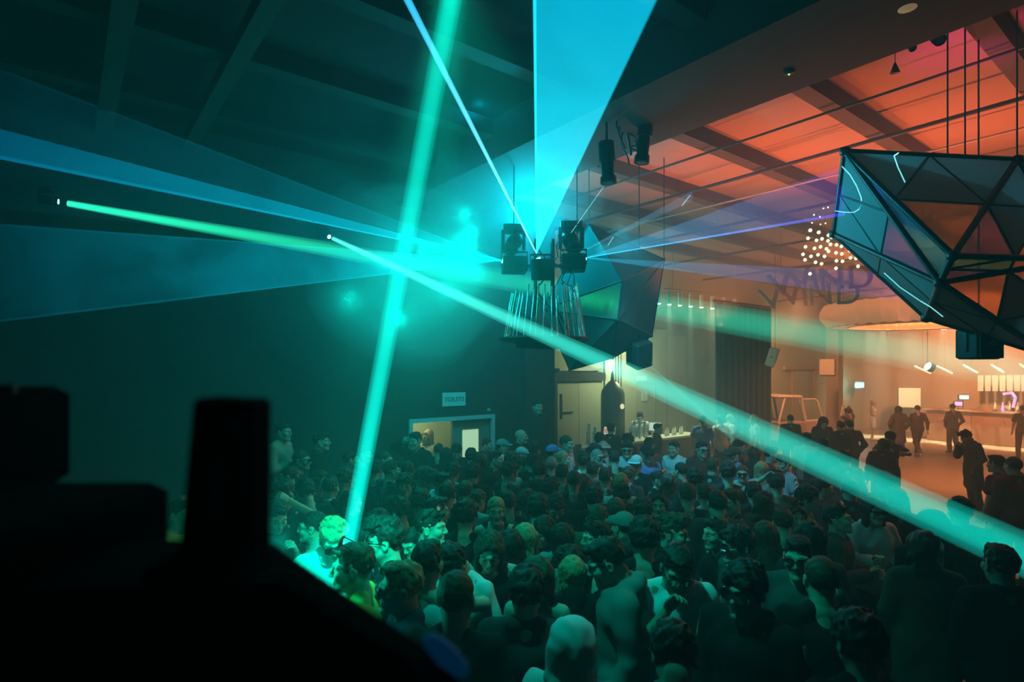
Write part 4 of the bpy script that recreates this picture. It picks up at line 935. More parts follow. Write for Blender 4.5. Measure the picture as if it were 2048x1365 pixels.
BODY_C = {}
def body_geo(pose, fem):
    if (pose, fem) in BODY_C: return BODY_C[pose, fem]
    J = joints(pose, fem); lo, hi = reach(J, .13); lo[2] = -.01; hi[2] = max(1.60, hi[2]); lo[1] = min(lo[1], -.32)
    s = SDF(lo, hi, .0165)
    s.cap((-.075, 0, 1.34), (.075, 0, 1.34), .100, sy=.86, k=.05); s.cap((0, 0, 1.02), (0, 0, 1.30), .118, .130, sy=.72, k=.05); s.cap((-.07, .01, .93), (.07, .01, .93), .105, sy=.9, k=.05)
    s.cap((0, .015, 1.46), (0, .0, 1.55), .058, .054, k=.03)
    for q, a in ((-1, 'r'), (1, 'l')):
        s.cap((0, .02, 1.485), J['s' + a], .045, .055, k=.03); s.cap(J['s' + a], J['e' + a], .052, .042, k=.02); s.cap(J['e' + a], J['w' + a], .041, .028, k=.015)
        s.cap(J['h' + a], J['k' + a], .085, .057, k=.025); s.cap(J['k' + a], J['a' + a], .054, .038, k=.02); A = np.array(J['a' + a]); s.cap(A + (0, .03, -.045), A + (0, -.13, -.05), .036, .032, k=.02)
        if fem: s.ell((q * .075, -.085, 1.305), (.060, .055, .058), .03)
    BODY_C[pose, fem] = s.out(); return BODY_C[pose, fem]
PM = {}
def person_mesh(pose, fem, yaw, pitch, roll=0):
    key = (pose, fem, yaw, pitch, roll)
    if key in PM: return PM[key]
    J = joints(pose, fem); V, Q = body_geo(pose, fem); Vs = [V]; Qs = [Q]; Ts = [np.ones((len(V), 3))]; off = len(V)
    if fem not in HEADS: HEADS[fem] = head_geo(fem)
    hm = head_matrix(yaw, pitch, roll); H, HQ, HT = HEADS[fem]; R3 = np.array(hm.to_3x3()); t3 = np.array(hm.translation)
    Vs.append(H @ R3.T + t3); Qs.append(HQ + off); Ts.append(HT); off += len(H)
    for q, a in ((-1, 'r'), (1, 'l')):
        wv = np.array(J['w' + a]); ev = np.array(J['e' + a]); d = wv - ev
        held = wv[2] > 1.05; HV, HQ2 = HANDS[.75 if held else .30]; HV = HV.copy()
        if q > 0: HV[:, 0] *= -1; HQ2 = HQ2[:, ::-1]
        Fm = frame_from(-d, (0, 1, .2) if not held else (0, .3, -1 if wv[2] < 1.5 else .5)); Vs.append(HV @ Fm.T + wv); Qs.append(HQ2 + off); Ts.append(np.ones((len(HV), 3))); off += len(HV)
    me = np_mesh('body', np.concatenate(Vs), np.concatenate(Qs), [M['skin_1']], attr=np.concatenate(Ts)); PM[key] = me; return me
def head_matrix(yaw, pitch, roll=0):
    """head turns about the top of the spine"""
    piv = Vector((0, .02, 1.50)); rot = Matrix.Rotation(math.radians(yaw), 4, 'Z') @ Matrix.Rotation(math.radians(pitch), 4, 'X') @ Matrix.Rotation(math.radians(roll), 4, 'Y')
    return Matrix.Translation(piv) @ rot @ Matrix.Translation(Vector(HEADC) + Vector((0, 0, .008)) - piv) @ Matrix.Scale(1.07, 4)
CM = {}
def cloth_mesh(kind, pose, fem):
    """kind: tee, tank, long, hoodie, jacket, coat, crop, jeans, shorts, skirt, shoes, hood_up"""
    key = (kind, pose, fem)
    if kind in ('jeans', 'shorts', 'skirt', 'shoe_r', 'shoe_l'): key = (kind, 'walk' if pose == 'walk' else 'stand', fem)
    if key in CM: return CM[key]
    J = joints(pose, fem); lo, hi = reach(J, .14); lo[1] = min(lo[1], -.30); hi[1] = max(hi[1], .27); h = .0145; L = lambda a, b, t: np.array(a) * (1 - t) + np.array(b) * t
    if kind in ('jeans', 'shorts', 'skirt', 'shoe_r', 'shoe_l'):
        lo[2] = -.012; hi[2] = 1.12; lo[0] = max(lo[0], -.24); hi[0] = min(hi[0], .24); s = SDF(lo, hi, (.017 if kind[:4] != 'shoe' else .013))
        if kind[:4] == 'shoe':
            for a in kind[-1]:
                A = np.array(J['a' + a]); s.cap(A + (0, .035, -.045), A + (0, -.155, -.05), .043, .038, k=.02); s.cap(A + (0, .02, -.03), A + (0, .015, .03), .046, .043, k=.02)
            s.D[:, :, s.ax[2] < .002] = .03
        else:
            s.cap((-.07, .008, .96), (.07, .008, .96), .122, sy=.92, k=.04)
            if kind == 'skirt': s.cap((-.05, 0, .95), (-.06, 0, .62), .12, .15, sy=.8, k=.05); s.cap((.05, 0, .95), (.06, 0, .62), .12, .15, sy=.8, k=.05)
            else:
                for a in 'rl':
                    s.cap(J['h' + a], J['k' + a] if kind == 'jeans' else L(J['h' + a], J['k' + a], .85), .104, .080 if kind == 'jeans' else .10, k=.02)
                    if kind == 'jeans': s.cap(J['k' + a], np.array(J['a' + a]) + (0, 0, .0), .078, .068, k=.02)
            s.wrinkle(.004, 28, 3)
        V, Q = s.out()
    else:
        top = dict(tee=.010, tank=.008, long=.013, hoodie=.022, jacket=.024, coat=.028, crop=.008, hood_up=.024)[kind]
        hem = dict(tee=.86, tank=.88, long=.86, hoodie=.86, jacket=.84, coat=.50, crop=1.10, hood_up=.80)[kind]
        lo[2] = hem - .06; hi[2] = max(1.66, hi[2]); s = SDF(lo, hi, h)
        s.cap((-.075, 0, 1.34), (.075, 0, 1.34), .108 + top, sy=.88, k=.05); s.cap((-.035, 0, max(hem + .12, 1.02)), (-.045, 0, 1.30), .122 + top, .120 + top, sy=.84, k=.05); s.cap((.035, 0, max(hem + .12, 1.02)), (.045, 0, 1.30), .122 + top, .120 + top, sy=.84, k=.05)
        if hem < 1: s.cap((-.05, .004, hem + .09), (.05, .004, hem + .09), .125 + top, sy=.88, k=.06); s.cap((-.06, .004, .95), (.06, .004, .95), .118 + top, sy=.90, k=.06)
        if hem < .7: s.cap((-.05, 0, .95), (-.06, 0, .58), .13 + top, .14 + top, sy=.85, k=.05); s.cap((.05, 0, .95), (.06, 0, .58), .13 + top, .14 + top, sy=.85, k=.05)
        for q, a in ((-1, 'r'), (1, 'l')):
            sh, el, wr = J['s' + a], J['e' + a], J['w' + a]
            if kind in ('tank', 'crop'):
                s.cap((q * .095, -.02, 1.34), (q * .10, .01, 1.475), .055, .040, k=.02)
                if fem: s.ell((q * .075, -.088, 1.305), (.068, .062, .064), .03)
                continue
            s.cap((q * .06, .02, 1.47), sh, .046 + top * .6, .052 + top * .8, k=.03)
            if fem: s.ell((q * .075, -.090, 1.305), (.066, .060, .062), .03)
            if kind == 'tee': s.cap(sh, L(sh, el, .62), .056 + top, .062 + top, k=.02)
            else: s.cap(sh, el, .054 + top, .048 + top, k=.02); s.cap(el, L(el, wr, .93), .048 + top, .036 + top, k=.015)
        if kind in ('tank', 'crop'): s.ell((0, -.06, 1.49), (.085, .12, .085), .02, True); s.ell((0, .07, 1.50), (.085, .12, .06), .02, True)
        if kind in ('hoodie',): # lowered hood rolls round the neck and hangs behind
            s.cap((-.09, .03, 1.49), (-.055, -.075, 1.44), .032, .028, k=.02); s.cap((.09, .03, 1.49), (.055, -.075, 1.44), .032, .028, k=.02); s.cap((-.085, .07, 1.50), (.085, .07, 1.50), .042, k=.03); s.cap((0, .11, 1.48), (0, .135, 1.34), .075, .055, sy=.6, k=.03)
        if kind in ('jacket', 'coat'):
            s.cap((-.07, .06, 1.50), (.07, .06, 1.50), .030, k=.02); s.cap((-.075, .05, 1.51), (-.06, -.06, 1.45), .026, k=.02); s.cap((.075, .05, 1.51), (.06, -.06, 1.45), .026, k=.02); s.cap((0, -.17, 1.40), (0, -.19, hem), .012, k=.01, sub=True)
        s.wrinkle(.0065 if kind in ('tee', 'tank', 'crop') else .009, 34, hash(kind) % 7 if False else len(kind), .5)
        V, Q = s.out()
        if kind not in ('tank', 'crop'): pass
    me = np_mesh(kind, V, Q, [M['cloth_black']]); CM[key] = me; return me

# ---- hair and headwear in head space
HM = {}
def hair_mesh(kind):
    if kind in HM: return HM[kind]
    big = kind in ('long', 'wavy', 'pony', 'bob'); s = SDF((-.17, -.16, -.40 if big else -.14), (.17, .22, .22), .0068)
    base = dict(crop=.003, fade=.003, curly=.008, quiff=.005, mid=.010, long=.010, wavy=.016, bun=.006, pony=.006, bob=.013, afro=.03, thin=.001)[kind]
    s.ell((0, .022, .040), (.077 + base, .098 + base, .088 + base), .01)
    if kind == 'fade': s.ell((0, -.010, .102), (.060, .088, .026), .03)
    if kind == 'curly':
        r = random.Random(5)
        for i in range(60):
            a = r.uniform(0, 6.28); e = r.uniform(.15, 1.5); d = (math.cos(a) * math.cos(e), math.sin(a) * math.cos(e), math.sin(e)); s.ell((d[0] * .080, .022 + d[1] * .098, .045 + d[2] * .092), (.021, .021, .021), .01)
    if kind == 'quiff': s.cap((-.035, -.075, .105), (.035, -.075, .105), .034, k=.03); s.cap((0, -.07, .11), (0, .05, .12), .05, .04, k=.03)
    if kind == 'mid': s.cap((-.06, -.03, .06), (-.075, .0, -.02), .03, .018, k=.02); s.cap((.06, -.03, .06), (.075, .0, -.02), .03, .018, k=.02); s.cap((-.05, -.082, .065), (.05, -.082, .065), .022, k=.02); s.ell((0, .0, .098), (.070, .088, .038), .03)
    if kind in ('long', 'wavy', 'bob'):
        zb = -.10 if kind == 'bob' else -.30; wv = .02 if kind == 'wavy' else .0
        s.cap((0, .055, .02), (0, .088, zb), .085, .070 + wv, sy=.50, k=.03)
        for q in (-1, 1): s.cap((q * .070, -.005, .03), (q * .088, .015, zb + .03), .034, .026 + wv, sy=1.2, k=.03); s.cap((q * .035, -.07, .085), (q * .075, -.045, .01), .018, .016, k=.02)
    if kind in ('bun', 'pony'): s.ell((0, .105, .055), (.034, .034, .034), .01)
    if kind == 'pony': s.cap((0, .125, .07), (0, .155, -.06), .028, .032, k=.02); s.cap((0, .155, -.06), (0, .135, -.25), .032, .012, k=.02)
    if kind == 'bun': s.ell((0, .118, .060), (.040, .036, .040), .01)
    X, Y, Z = np.meshgrid(*s.ax, indexing='ij', sparse=True)
    if kind == 'afro': ys, zs = [-.16, -.07, -.03, 0, .03, .06, .1, .2], [.075, .062, .03, .0, .0, -.03, -.06, -.07]
    elif big: ys, zs = [-.16, -.085, -.066, -.045, -.02, .2], [.088, .078, .05, -.5, -.5, -.5]
    elif kind == 'mid': ys, zs = [-.16, -.09, -.055, -.04, 0, .02, .05, .09, .2], [.048, .042, .035, -.02, -.03, -.02, -.05, -.07, -.08]
    elif kind in ('bun', 'pony'): ys, zs = [-.16, -.085, -.05, -.02, .02, .05, .09, .2], [.085, .076, .045, .02, .015, -.03, -.06, -.07]
    else: ys, zs = [-.16, -.09, -.055, -.03, -.008, .008, .03, .055, .09, .2], [.070, .062, .050, .022, -.012, .018, .022, -.035, -.062, -.07]
    zl = np.interp(s.ax[1], ys, zs)[None, :, None]
    cut = (zl - Z) * .75; s.D = np.maximum(s.D, cut.astype(np.float32)); 
    if big: # keep the face free
        face = np.sqrt(((X) / .062) ** 2 + ((Y + .10) / .085) ** 2 + ((Z + .02) / .105) ** 2) - 1; s.D = np.maximum(s.D, (-face * .06).astype(np.float32))
    amp, f = dict(crop=(.0020, 170), fade=(.0045, 130), curly=(.004, 150), quiff=(.006, 110), mid=(.0065, 105), long=(.004, 120), wavy=(.008, 60), bun=(.002, 120), pony=(.002, 120), bob=(.004, 120), afro=(.006, 120), thin=(.001, 160))[kind]
    s.wrinkle(amp, f, 11, .25 if big else 1.)
    V, Q = s.out(); me = np_mesh('hair', V, Q, [M['hair_dark']]); HM[kind] = me; return me
def cap_mesh():
    if 'cap' in HM: return HM['cap']
    s = SDF((-.13, -.22, -.04), (.13, .15, .17), .007); s.ell((0, .022, .042), (.088, .108, .096), .01)
    Z = s.ax[2][None, None, :]; s.D = np.maximum(s.D, ((.032 - Z) * 1.).astype(np.float32))
    s.cap((-.045, -.10, .040), (.045, -.10, .040), .05, sy=1.25, k=.005); Zg = s.ax[2][None, None, :]; Yg = s.ax[1][None, :, None]
    slab = np.abs(Zg - (.040 + (Yg + .08) * .12)) - .006; front = np.where(Yg < -.06, slab, -1).astype(np.float32)
    s.D = np.where(Yg < -.088, np.maximum(s.D, front), s.D); s.ell((0, .02, .137), (.010, .010, .006), .003)
    V, Q = s.out(); HM['cap'] = np_mesh('cap', V, Q, [M['cloth_black']]); return HM['cap']
def hood_mesh():
    if 'hood' in HM: return HM['hood']
    s = SDF((-.17, -.16, -.24), (.17, .20, .18), .0085); s.ell((0, .03, .03), (.112, .135, .125), .02); s.cap((0, .05, -.02), (0, .08, -.18), .105, .13, sy=.9, k=.04)
    s.ell((0, -.13, -.02), (.074, .11, .105), .02, True); s.wrinkle(.005, 40, 2)
    V, Q = s.out(); HM['hood'] = np_mesh('hood', V, Q, [M['cloth_black']]); return HM['hood']
def glasses_mesh(kind):
    if kind in HM: return HM[kind]
    mb = MB(); zc = .004; wd = .026 if kind != 'wrap' else .030; hh = .016 if kind == 'shades' else (.019 if kind == 'round' else .021)
    def lens(cx, mbx, ra, rb, y0, th):
        n = 12; pts = []
        for i in range(n):
            a = 2 * PI * i / n; cx_, sz = math.cos(a), math.sin(a); e = .6 if kind != 'round' else 1.
            x = cx + ra * math.copysign(abs(cx_) ** e, cx_); pts.append(Vector((x, y0 + .25 * max(0, abs(x) - .03), zc + rb * math.copysign(abs(sz) ** e, sz))))
        mbx.prism(pts, (0, th, 0))
    for q in (-1, 1):
        lens(q * .033, mb, wd + .004, hh + .004, -.112, .005)
        mb.box((q * .066 - .003, -.105, zc + .002), (q * .066 + .003, -.098, zc + .010)); m_ = MB()
        mb.tube((q * .064, -.103, zc + .006), (q * .084, .0, zc + .004), .0032, n=6); mb.tube((q * .084, .0, zc + .004), (q * .082, .022, zc - .012), .003, n=6)
    mb.tube((-.012, -.116, zc + .006), (.012, -.116, zc + .006), .003, n=6)
    me = mb.mesh(kind, M['black_gloss']); HM[kind + '_lens'] = [None, None]
    for i_, q in enumerate((-1, 1)):
        l1 = MB(); lens(q * .033, l1, wd, hh, -.1155, .004); HM[kind + '_lens'][i_] = l1.mesh('lens', M['lens_glint'])
    HM[kind] = me; return me

def mkc(name, col, rough=.9): M['cloth_' + name] = new_mat('cloth_' + name, col, rough, bump=.15, bscale=220, spec=.15)
for nm, cl in dict(black=(.012, .012, .013), charcoal=(.03, .03, .033), navy=(.02, .03, .06), grey=(.18, .18, .18), dgrey=(.085, .085, .085), white=(.62, .64, .64), pale=(.45, .47, .46), tan=(.32, .24, .16), teal=(.08, .30, .28), blue=(.12, .22, .48), maroon=(.12, .03, .035), neon=(.38, .50, .09), brown=(.085, .05, .035), red=(.30, .06, .04), olive=(.09, .09, .05), cream=(.60, .52, .38), denim=(.06, .08, .13)).items(): mkc(nm, cl)
def skin_mat(name, col):
    m = new_mat(name, col, .55, spec=.35); t = m.node_tree; b = t.nodes['Principled BSDF']; a = t.nodes.new('ShaderNodeAttribute'); a.attribute_name = 'tint'
    x = t.nodes.new('ShaderNodeVectorMath'); x.operation = 'MULTIPLY'; x.inputs[1].default_value = col; t.links.new(a.outputs['Color'], x.inputs[0]); t.links.new(x.outputs[0], b.inputs['Base Color']); M[name] = m
skin_mat('skin_1', (.52, .36, .27)); skin_mat('skin_2', (.40, .26, .18)); skin_mat('skin_3', (.17, .10, .065))
def hair_mat(name, col): M[name] = new_mat(name, col, .55, bump=.5, bscale=90, vary=.35, vscale=60, spec=.3)
hair_mat('hair_dark', (.020, .014, .011)); hair_mat('hair_brown', (.06, .035, .02)); hair_mat('hair_blond', (.36, .26, .13)); hair_mat('hair_grey', (.22, .21, .19)); hair_mat('hair_auburn', (.11, .035, .018))
mk('black_gloss', (.01, .01, .011), .2, spec=.5)
mk('lens_glint', (.015, .02, .022), .05, spec=.8); mk('lens_mirror', (.5, .6, .6), .08, metal=1.)
def stripe_mat():
    m = new_mat('cloth_stripe', (.6, .6, .6), .9); t = m.node_tree; b = t.nodes['Principled BSDF']; tc = t.nodes.new('ShaderNodeTexCoord'); wv = t.nodes.new('ShaderNodeTexWave'); wv.bands_direction = 'X'; wv.inputs['Scale'].default_value = 14; wv.inputs['Distortion'].default_value = .6
    cr = t.nodes.new('ShaderNodeValToRGB'); cr.color_ramp.elements[0].color = (.08, .10, .14, 1); cr.color_ramp.elements[1].color = (.65, .66, .66, 1); cr.color_ramp.elements[0].position = .45; cr.color_ramp.elements[1].position = .55
    t.links.new(tc.outputs['Object'], wv.inputs['Vector']); t.links.new(wv.outputs['Fac'], cr.inputs[0]); t.links.new(cr.outputs[0], b.inputs['Base Color']); M['cloth_stripe'] = m
stripe_mat()
HEADV = {'s': (0, 0), 'd': (0, 22), 'D': (0, 38), 'l': (-38, 5), 'r': (38, 5), 'u': (0, -12), 'dl': (-28, 20), 'dr': (28, 20)}   # straight, down, far down, turned to own right/left, up
def obj_of(name, me, mat, parent, mtx=None):
    o = bpy.data.objects.new(name, me); COL.objects.link(o); o.parent = parent
    o.material_slots[0].link = 'OBJECT'; o.material_slots[0].material = M[mat]
    if mtx is not None: o.matrix_local = mtx
    return o
def track_stripes(parent, pose, fem, n=3):
    """pale sleeve stripes of a track jacket, following the outside of both sleeves"""
    J = joints(pose, fem)
    for q, a in ((-1, 'r'), (1, 'l')):
        sh, el, wr = (Vector(J[k + a]) for k in ('s', 'e', 'w'))
        for i in range(n):
            off = (i - (n - 1) / 2) * .020; mb = MB(); pts = []
            for t in range(9):
                u = t / 8
                p = sh.lerp(el, u / .55) if u < .55 else el.lerp(wr, (u - .55) / .45 * .9)
                ax = ((el - sh) if u < .55 else (wr - el)).normalized(); side = Vector((q, 0, 0)); side = (side - ax * side.dot(ax)).normalized(); tn = ax.cross(side)
                r = .062 + .025 - .018 * u; ang = off / r; pts.append(p + (side * math.cos(ang) + tn * math.sin(ang)) * r)
            mb.path(pts, .0042, 5); mb.build('sleeve_stripe', 'cloth_white', None).parent = parent
NPEOPLE = [0]
def person(px, py, yaw, spec, label, h=1.74, d=None, z=0., skin=1, tilt=0., lean=0., group=None):
    """px, py: where the top of the head shows; yaw: 0 faces the camera, 90 faces picture right, 180 away.
    spec: 'pose garment colour hair haircolour head legs extras...'"""
    f = spec.split(); pose, gar, colr, hair, hc, hd = f[:6]; legs = f[6] if len(f) > 6 else 'black'; ext = f[7:]
    fem = 'fem' in ext
    if d is None: d = F * (HC - h - z) / (py - YH)
    sc = h / 1.75
    yw, pt = HEADV[hd]
    root = bpy.data.objects.new('person', person_mesh(pose, fem, yw, pt)); COL.objects.link(root)
    root.material_slots[0].link = 'OBJECT'; root.material_slots[0].material = M['skin_%d' % skin]
    th = math.radians(yaw); hp = head_matrix(yw, pt) @ Vector((0, .02, .12)); fx = Vector((hp.x, hp.y, 0)) * sc
    rot = Matrix.Rotation(th, 4, 'Z'); c = rot @ fx
    base = Vector(((px - 1024) / F * d, d, z)); root.location = (base.x - c.x, base.y - c.y, z); root.rotation_euler = (math.radians(lean), math.radians(tilt), th); root.scale = (sc,) * 3
    tag(root, label, 'person', group); hm = head_matrix(yw, pt)
    gname = dict(tee='t_shirt', tank='vest_top', long='sweater', hoodie='hoodie', jacket='jacket', coat='coat', crop='crop_top', hood_up='hooded_top')[gar]
    g = obj_of(gname, cloth_mesh(gar, pose, fem), 'cloth_' + colr, root)
    lk = 'skirt' if 'skirt' in ext else ('shorts' if 'shorts' in ext else 'jeans')
    if 'hidelegs' not in ext:
        obj_of(dict(jeans='trousers', skirt='skirt', shorts='shorts')[lk], cloth_mesh(lk, pose, fem), 'cloth_' + legs, root); [obj_of('shoe', cloth_mesh('shoe_' + a, pose, fem), 'cloth_white' if 'whiteshoes' in ext else 'cloth_black', root) for a in 'rl']
    if hair != 'none':
        if hair == 'cap': 
            k_ = obj_of('cap', cap_mesh(), 'cloth_' + hc, root, hm @ (Matrix.Rotation(PI, 4, 'Z') @ Matrix.Translation((0, -.04, 0)) if 'capback' in ext else Matrix.Identity(4))); obj_of('hair', hair_mesh('crop'), 'hair_dark', root, hm)
        elif hair == 'hood': obj_of('hood', hood_mesh(), 'cloth_' + hc, root, hm); obj_of('hair', hair_mesh('crop'), 'hair_dark', root, hm)
        else: obj_of('hair', hair_mesh(hair), 'hair_' + hc, root, hm)
    for k in ('shades', 'wrap', 'round'):
        o = None
        if k in ext: o = obj_of('sunglasses' if k != 'round' else 'glasses', glasses_mesh(k), 'black_gloss', root, hm)
        if k + '_up' in ext: o = obj_of('sunglasses', glasses_mesh(k), 'black_gloss', root, hm @ Matrix.Translation((0, .035, .088)) @ Matrix.Rotation(-.55, 4, 'X'))
        if o is not None:
            for lm in HM[k + '_lens']: obj_of('lens', lm, 'lens_mirror' if ('mirror' in ext or k == 'round') else 'lens_glint', o)
    if 'stripes' in ext: track_stripes(g, pose, fem)
    if 'stripes2' in ext: track_stripes(g, pose, fem, 2)
    if 'collar' in ext:
        cb = MB(); pr = [(.078, 1.485), (.074, 1.53), (.066, 1.535), (.070, 1.485)]; cb.lathe(pr, 18, Matrix.Translation((0, .022, 0))); o = cb.build('collar', 'cloth_white', None); o.parent = root
    if 'strap' in ext:
        sb = MB(); sb.path([Vector((-.13, .11, 1.05)), Vector((-.14, .16, 1.30)), Vector((-.13, .08, 1.51)), Vector((-.14, -.10, 1.44)), Vector((-.14, -.17, 1.20))], .016, 6); o = sb.build('bag_strap', 'cloth_black', None); o.parent = root
    NPEOPLE[0] += 1
    return root
def held_cup(root, pose, side, label, what='plastic_cup'):
    """a drink (or phone) in the given hand"""
    J = joints(pose, False); wv = Vector(J['w' + side]); ev = Vector(J['e' + side]); mw = root.matrix_basis; p = mw @ (wv + (wv - ev).normalized() * .085)
    t = thing(what, label, 'cup' if what == 'plastic_cup' else 'phone', p)
    if what == 'plastic_cup':
        MB().lathe([(.028, -.06), (.031, -.055), (.038, .055), (.040, .06), (.036, .06), (.030, -.05)], 14, Matrix.Translation(p)).build('cup', 'plastic_cup', t)
        MB().lathe([(.030, -.045), (.034, .02), (.002, .022)], 12, Matrix.Translation(p)).build('drink', 'tank', t)
    else:
        m = mw.to_3x3().normalized().to_4x4(); m.translation = p; MB().bbox((-.037, -.006, -.05), (.037, .003, .10), .003, m).build('case', 'black', t); MB().box((-.033, .003, -.045), (.033, .005, .095), m).build('display', 'screen_on', t)

# ------------------------------------------------------------------ the crowd
CROWD = []
def C(px, py, yaw, spec, label, **k): CROWD.append(dict(px=px, py=py, yaw=yaw, spec=spec, label=label, k=k))
G = 'people in the crowd'
# -- left edge and front left, lit teal
C(564, 848, 80, 'fold long tan crop dark s', 'person with folded arms in a tan top standing high at the far left', d=8.2, h=1.78)
C(601, 893, 85, 'stand tee charcoal crop brown s black shades', 'person in sunglasses facing right beside the folded-arms person', d=8.1, h=1.86)
C(640, 868, 100, 'stand jacket black fade dark s', 'dim person facing right under the left wall, behind the sunglasses wearer', d=8.5, h=1.80)
C(578, 936, -75, 'stand tee black crop brown s black wrap', 'person in dark wraparound shades facing left near the far left edge')
C(568, 967, -10, 'stand tee charcoal fade dark s black shades', 'person with small shades facing forward, just above the raised elbow')
C(608, 958, -140, 'stand tee black mid dark d', 'person with mop of dark hair bowing away left of the white collar')
C(640, 946, 60, 'hold tee brown wavy auburn s black fem', 'person with long auburn hair holding a hand up behind the white collar')
C(555, 1003, 40, 'head tee black fade dark d black', 'person with one bare arm raised over the head at the far left')
C(660, 958, 175, 'stand jacket black fade dark s black collar', 'person seen from behind with bright white collar and black jacket')
C(629, 1028, -85, 'face tee teal crop dark s black shades', 'person in slim sunglasses in profile, hand raised, left of the steep beam')
C(668, 1042, 25, 'stand jacket pale curly blond d black wrap', 'person with curly fair hair and dark goggles in an open pale shirt')
C(749, 1020, -60, 'stand tee black mid dark d black shades', 'person with thick dark hair tilting down in shades right of the steep beam')
C(733, 1057, 170, 'stand tee black wavy dark s black fem', 'person with dark wavy hair from behind next to the steep beam')
C(776, 1048, -85, 'stand tee black quiff dark s black round', 'person in round glasses and black tee in left profile')
C(712, 1096, -80, 'face tee neon fade brown s black shades_up', 'person in a lime T-shirt in left profile where the steep beam lands')
C(807, 1133, -75, 'stand jacket navy fade blond s black shades stripes', 'person in dark sunglasses and striped track jacket in left profile at the front')
C(820, 1057, -30, 'stand tee charcoal crop dark d', 'short person half hidden between the round glasses and the white vest', h=1.62)
C(857, 1026, 85, 'stand tank white fade dark s black shades_up mirror', 'smiling person in a white vest in right profile, red shades on head')
C(853, 1092, 165, 'hug tank white fade dark s', 'person from behind throwing bare arms round a friend')
C(890, 1086, -35, 'stand tee white curly dark D', 'person with dark curls bowed into the hug, white T-shirt')
C(911, 1152, 170, 'stand tee black crop auburn s', 'person with close-cropped reddish hair from behind, black top')
C(931, 1007, 170, 'stand tee black mid dark s', 'person with big dark hair and bare nape, black T-shirt, back turned')
C(811, 951, 5, 'pocket jacket charcoal mid dark s', 'person facing the camera in a zipped dark tracksuit top')
C(780, 926, 130, 'stand tee dgrey fade dark s black strap', 'person with a shoulder strap over a grey tee, right of the steep beam')
C(768, 906, 90, 'face tee teal crop brown s', 'smoker in right profile with fingers at the mouth')
C(832, 864, -30, 'shade jacket black fade dark s', 'person shading the eyes with a raised arm beside the toilet door', d=9.7, h=1.93)
C(877, 889, 170, 'stand tee black crop dark s', 'dark-haired person from behind at the left of the lit doorway')
C(892, 899, 175, 'stand tee black long dark s black fem', 'person with long dark hair from behind in front of the lit doorway')
C(913, 890, 15, 'stand jacket black curly dark d', 'person with curly hair facing forward before the door window')
C(942, 901, 180, 'stand tee charcoal mid dark s', 'person with round dark hair from behind under the door window')
C(958, 909, 160, 'stand tee black bob dark s', 'person with a dark bob from behind at the door frame edge')
C(815, 925, -160, 'stand tee black crop dark s', 'dim person from behind left of the toilet door')
C(845, 936, 150, 'hold tee charcoal fade brown s', 'person leaning toward the doorway in a charcoal top')
C(857, 942, 70, 'stand tee charcoal mid dark s black round', 'person with dark fringe and round glasses facing right below the doorway')
C(882, 949, 60, 'stand hoodie white fade dark s black shades stripes', 'person in a white striped hoodie with red tinted shades')
C(894, 968, 175, 'stand tee black crop dark s', 'person with square-cut dark hair from behind the white hoodie')
C(946, 932, 170, 'stand jacket black mid dark s black stripes', 'person in a black track jacket with white sleeve stripes, back turned')
C(960, 972, 150, 'stand tee teal fade brown D', 'person in a teal shirt with bowed brown hair')
C(358, 1003, 80, 'stand tee neon crop dark s black wrap_up', 'lone person in a neon yellow top at the dark left edge')
# -- middle of the crowd
C(973, 879, 70, 'stand jacket charcoal crop brown s', 'short-haired person in profile just right of the door frame')
C(1004, 881, 85, 'stand jacket white cap teal s', 'person in a teal cap and white jacket facing right by the dark pilaster')
C(1041, 860, 75, 'pocket jacket black none dark s', 'bald person in a black jacket facing right by the pilaster', d=11.0, h=1.84)
C(1074, 802, 25, 'stand coat charcoal crop dark s', 'tall guard in a long dark coat standing high on a podium', d=11.25, h=1.84)
C(1068, 889, 150, 'stand tee charcoal curly dark s', 'person with dark curls under the podium guard')
C(1043, 897, 80, 'stand tee grey cap pale s', 'person in a pale cap facing right below the bald person')
C(990, 905, 75, 'stand tee black fade dark s', 'dark person facing right in front of the teal cap')
C(1023, 908, 95, 'stand tee charcoal mid brown s', 'person with brown fringe facing right beside the pale cap')
C(1066, 911, 160, 'stand jacket black fade dark s', 'person in black with a faded neck, back turned, below the dark curls')
C(1046, 917, 70, 'stand jacket pale crop brown s', 'bearded-looking person in a pale jacket facing right')
C(1132, 874, 60, 'hold tee white crop brown s', 'tall person in a bright white T-shirt at the back of the crowd', h=1.86)
C(1105, 893, 110, 'stand tee charcoal cap blue s', 'person in a light blue cap left of the bright white T-shirt')
C(1103, 917, 165, 'stand tee dgrey crop grey s', 'person with short silver-grey hair from behind')
C(1124, 905, 90, 'stand tee white crop blond s', 'person with bleached short hair just below the bright white T-shirt')
C(1079, 927, 170, 'stand hoodie charcoal mid dark s', 'person with dark mop and charcoal hoodie left of the silver hair')
C(1124, 933, 160, 'stand tee charcoal fade dark s', 'person with dark textured hair under the bleached head')
C(1168, 910, 175, 'stand tee white mid dark s', 'person with full dark hair from behind, white collar, mid crowd')
C(1188, 889, 140, 'stand tee navy cap navy s', 'person in a blue baseball cap beside the white-capped one')
C(1207, 885, 10, 'stand tee pale cap white s black wrap', 'person in a white cap and ski-style goggles')
C(1194, 901, 35, 'stand tee pale crop grey s black shades', 'person with grey hair and sunglasses under the blue cap')
C(1185, 928, 165, 'stand hoodie dgrey fade dark s', 'person in a dark grey hoodie from behind right of centre')
C(1228, 905, 178, 'stand tee black fade dark s', 'person with a neat black haircut and black tee from behind')
C(1257, 868, 20, 'stand tee maroon mid dark d', 'person with dark hair and maroon top looking down near the bartender')
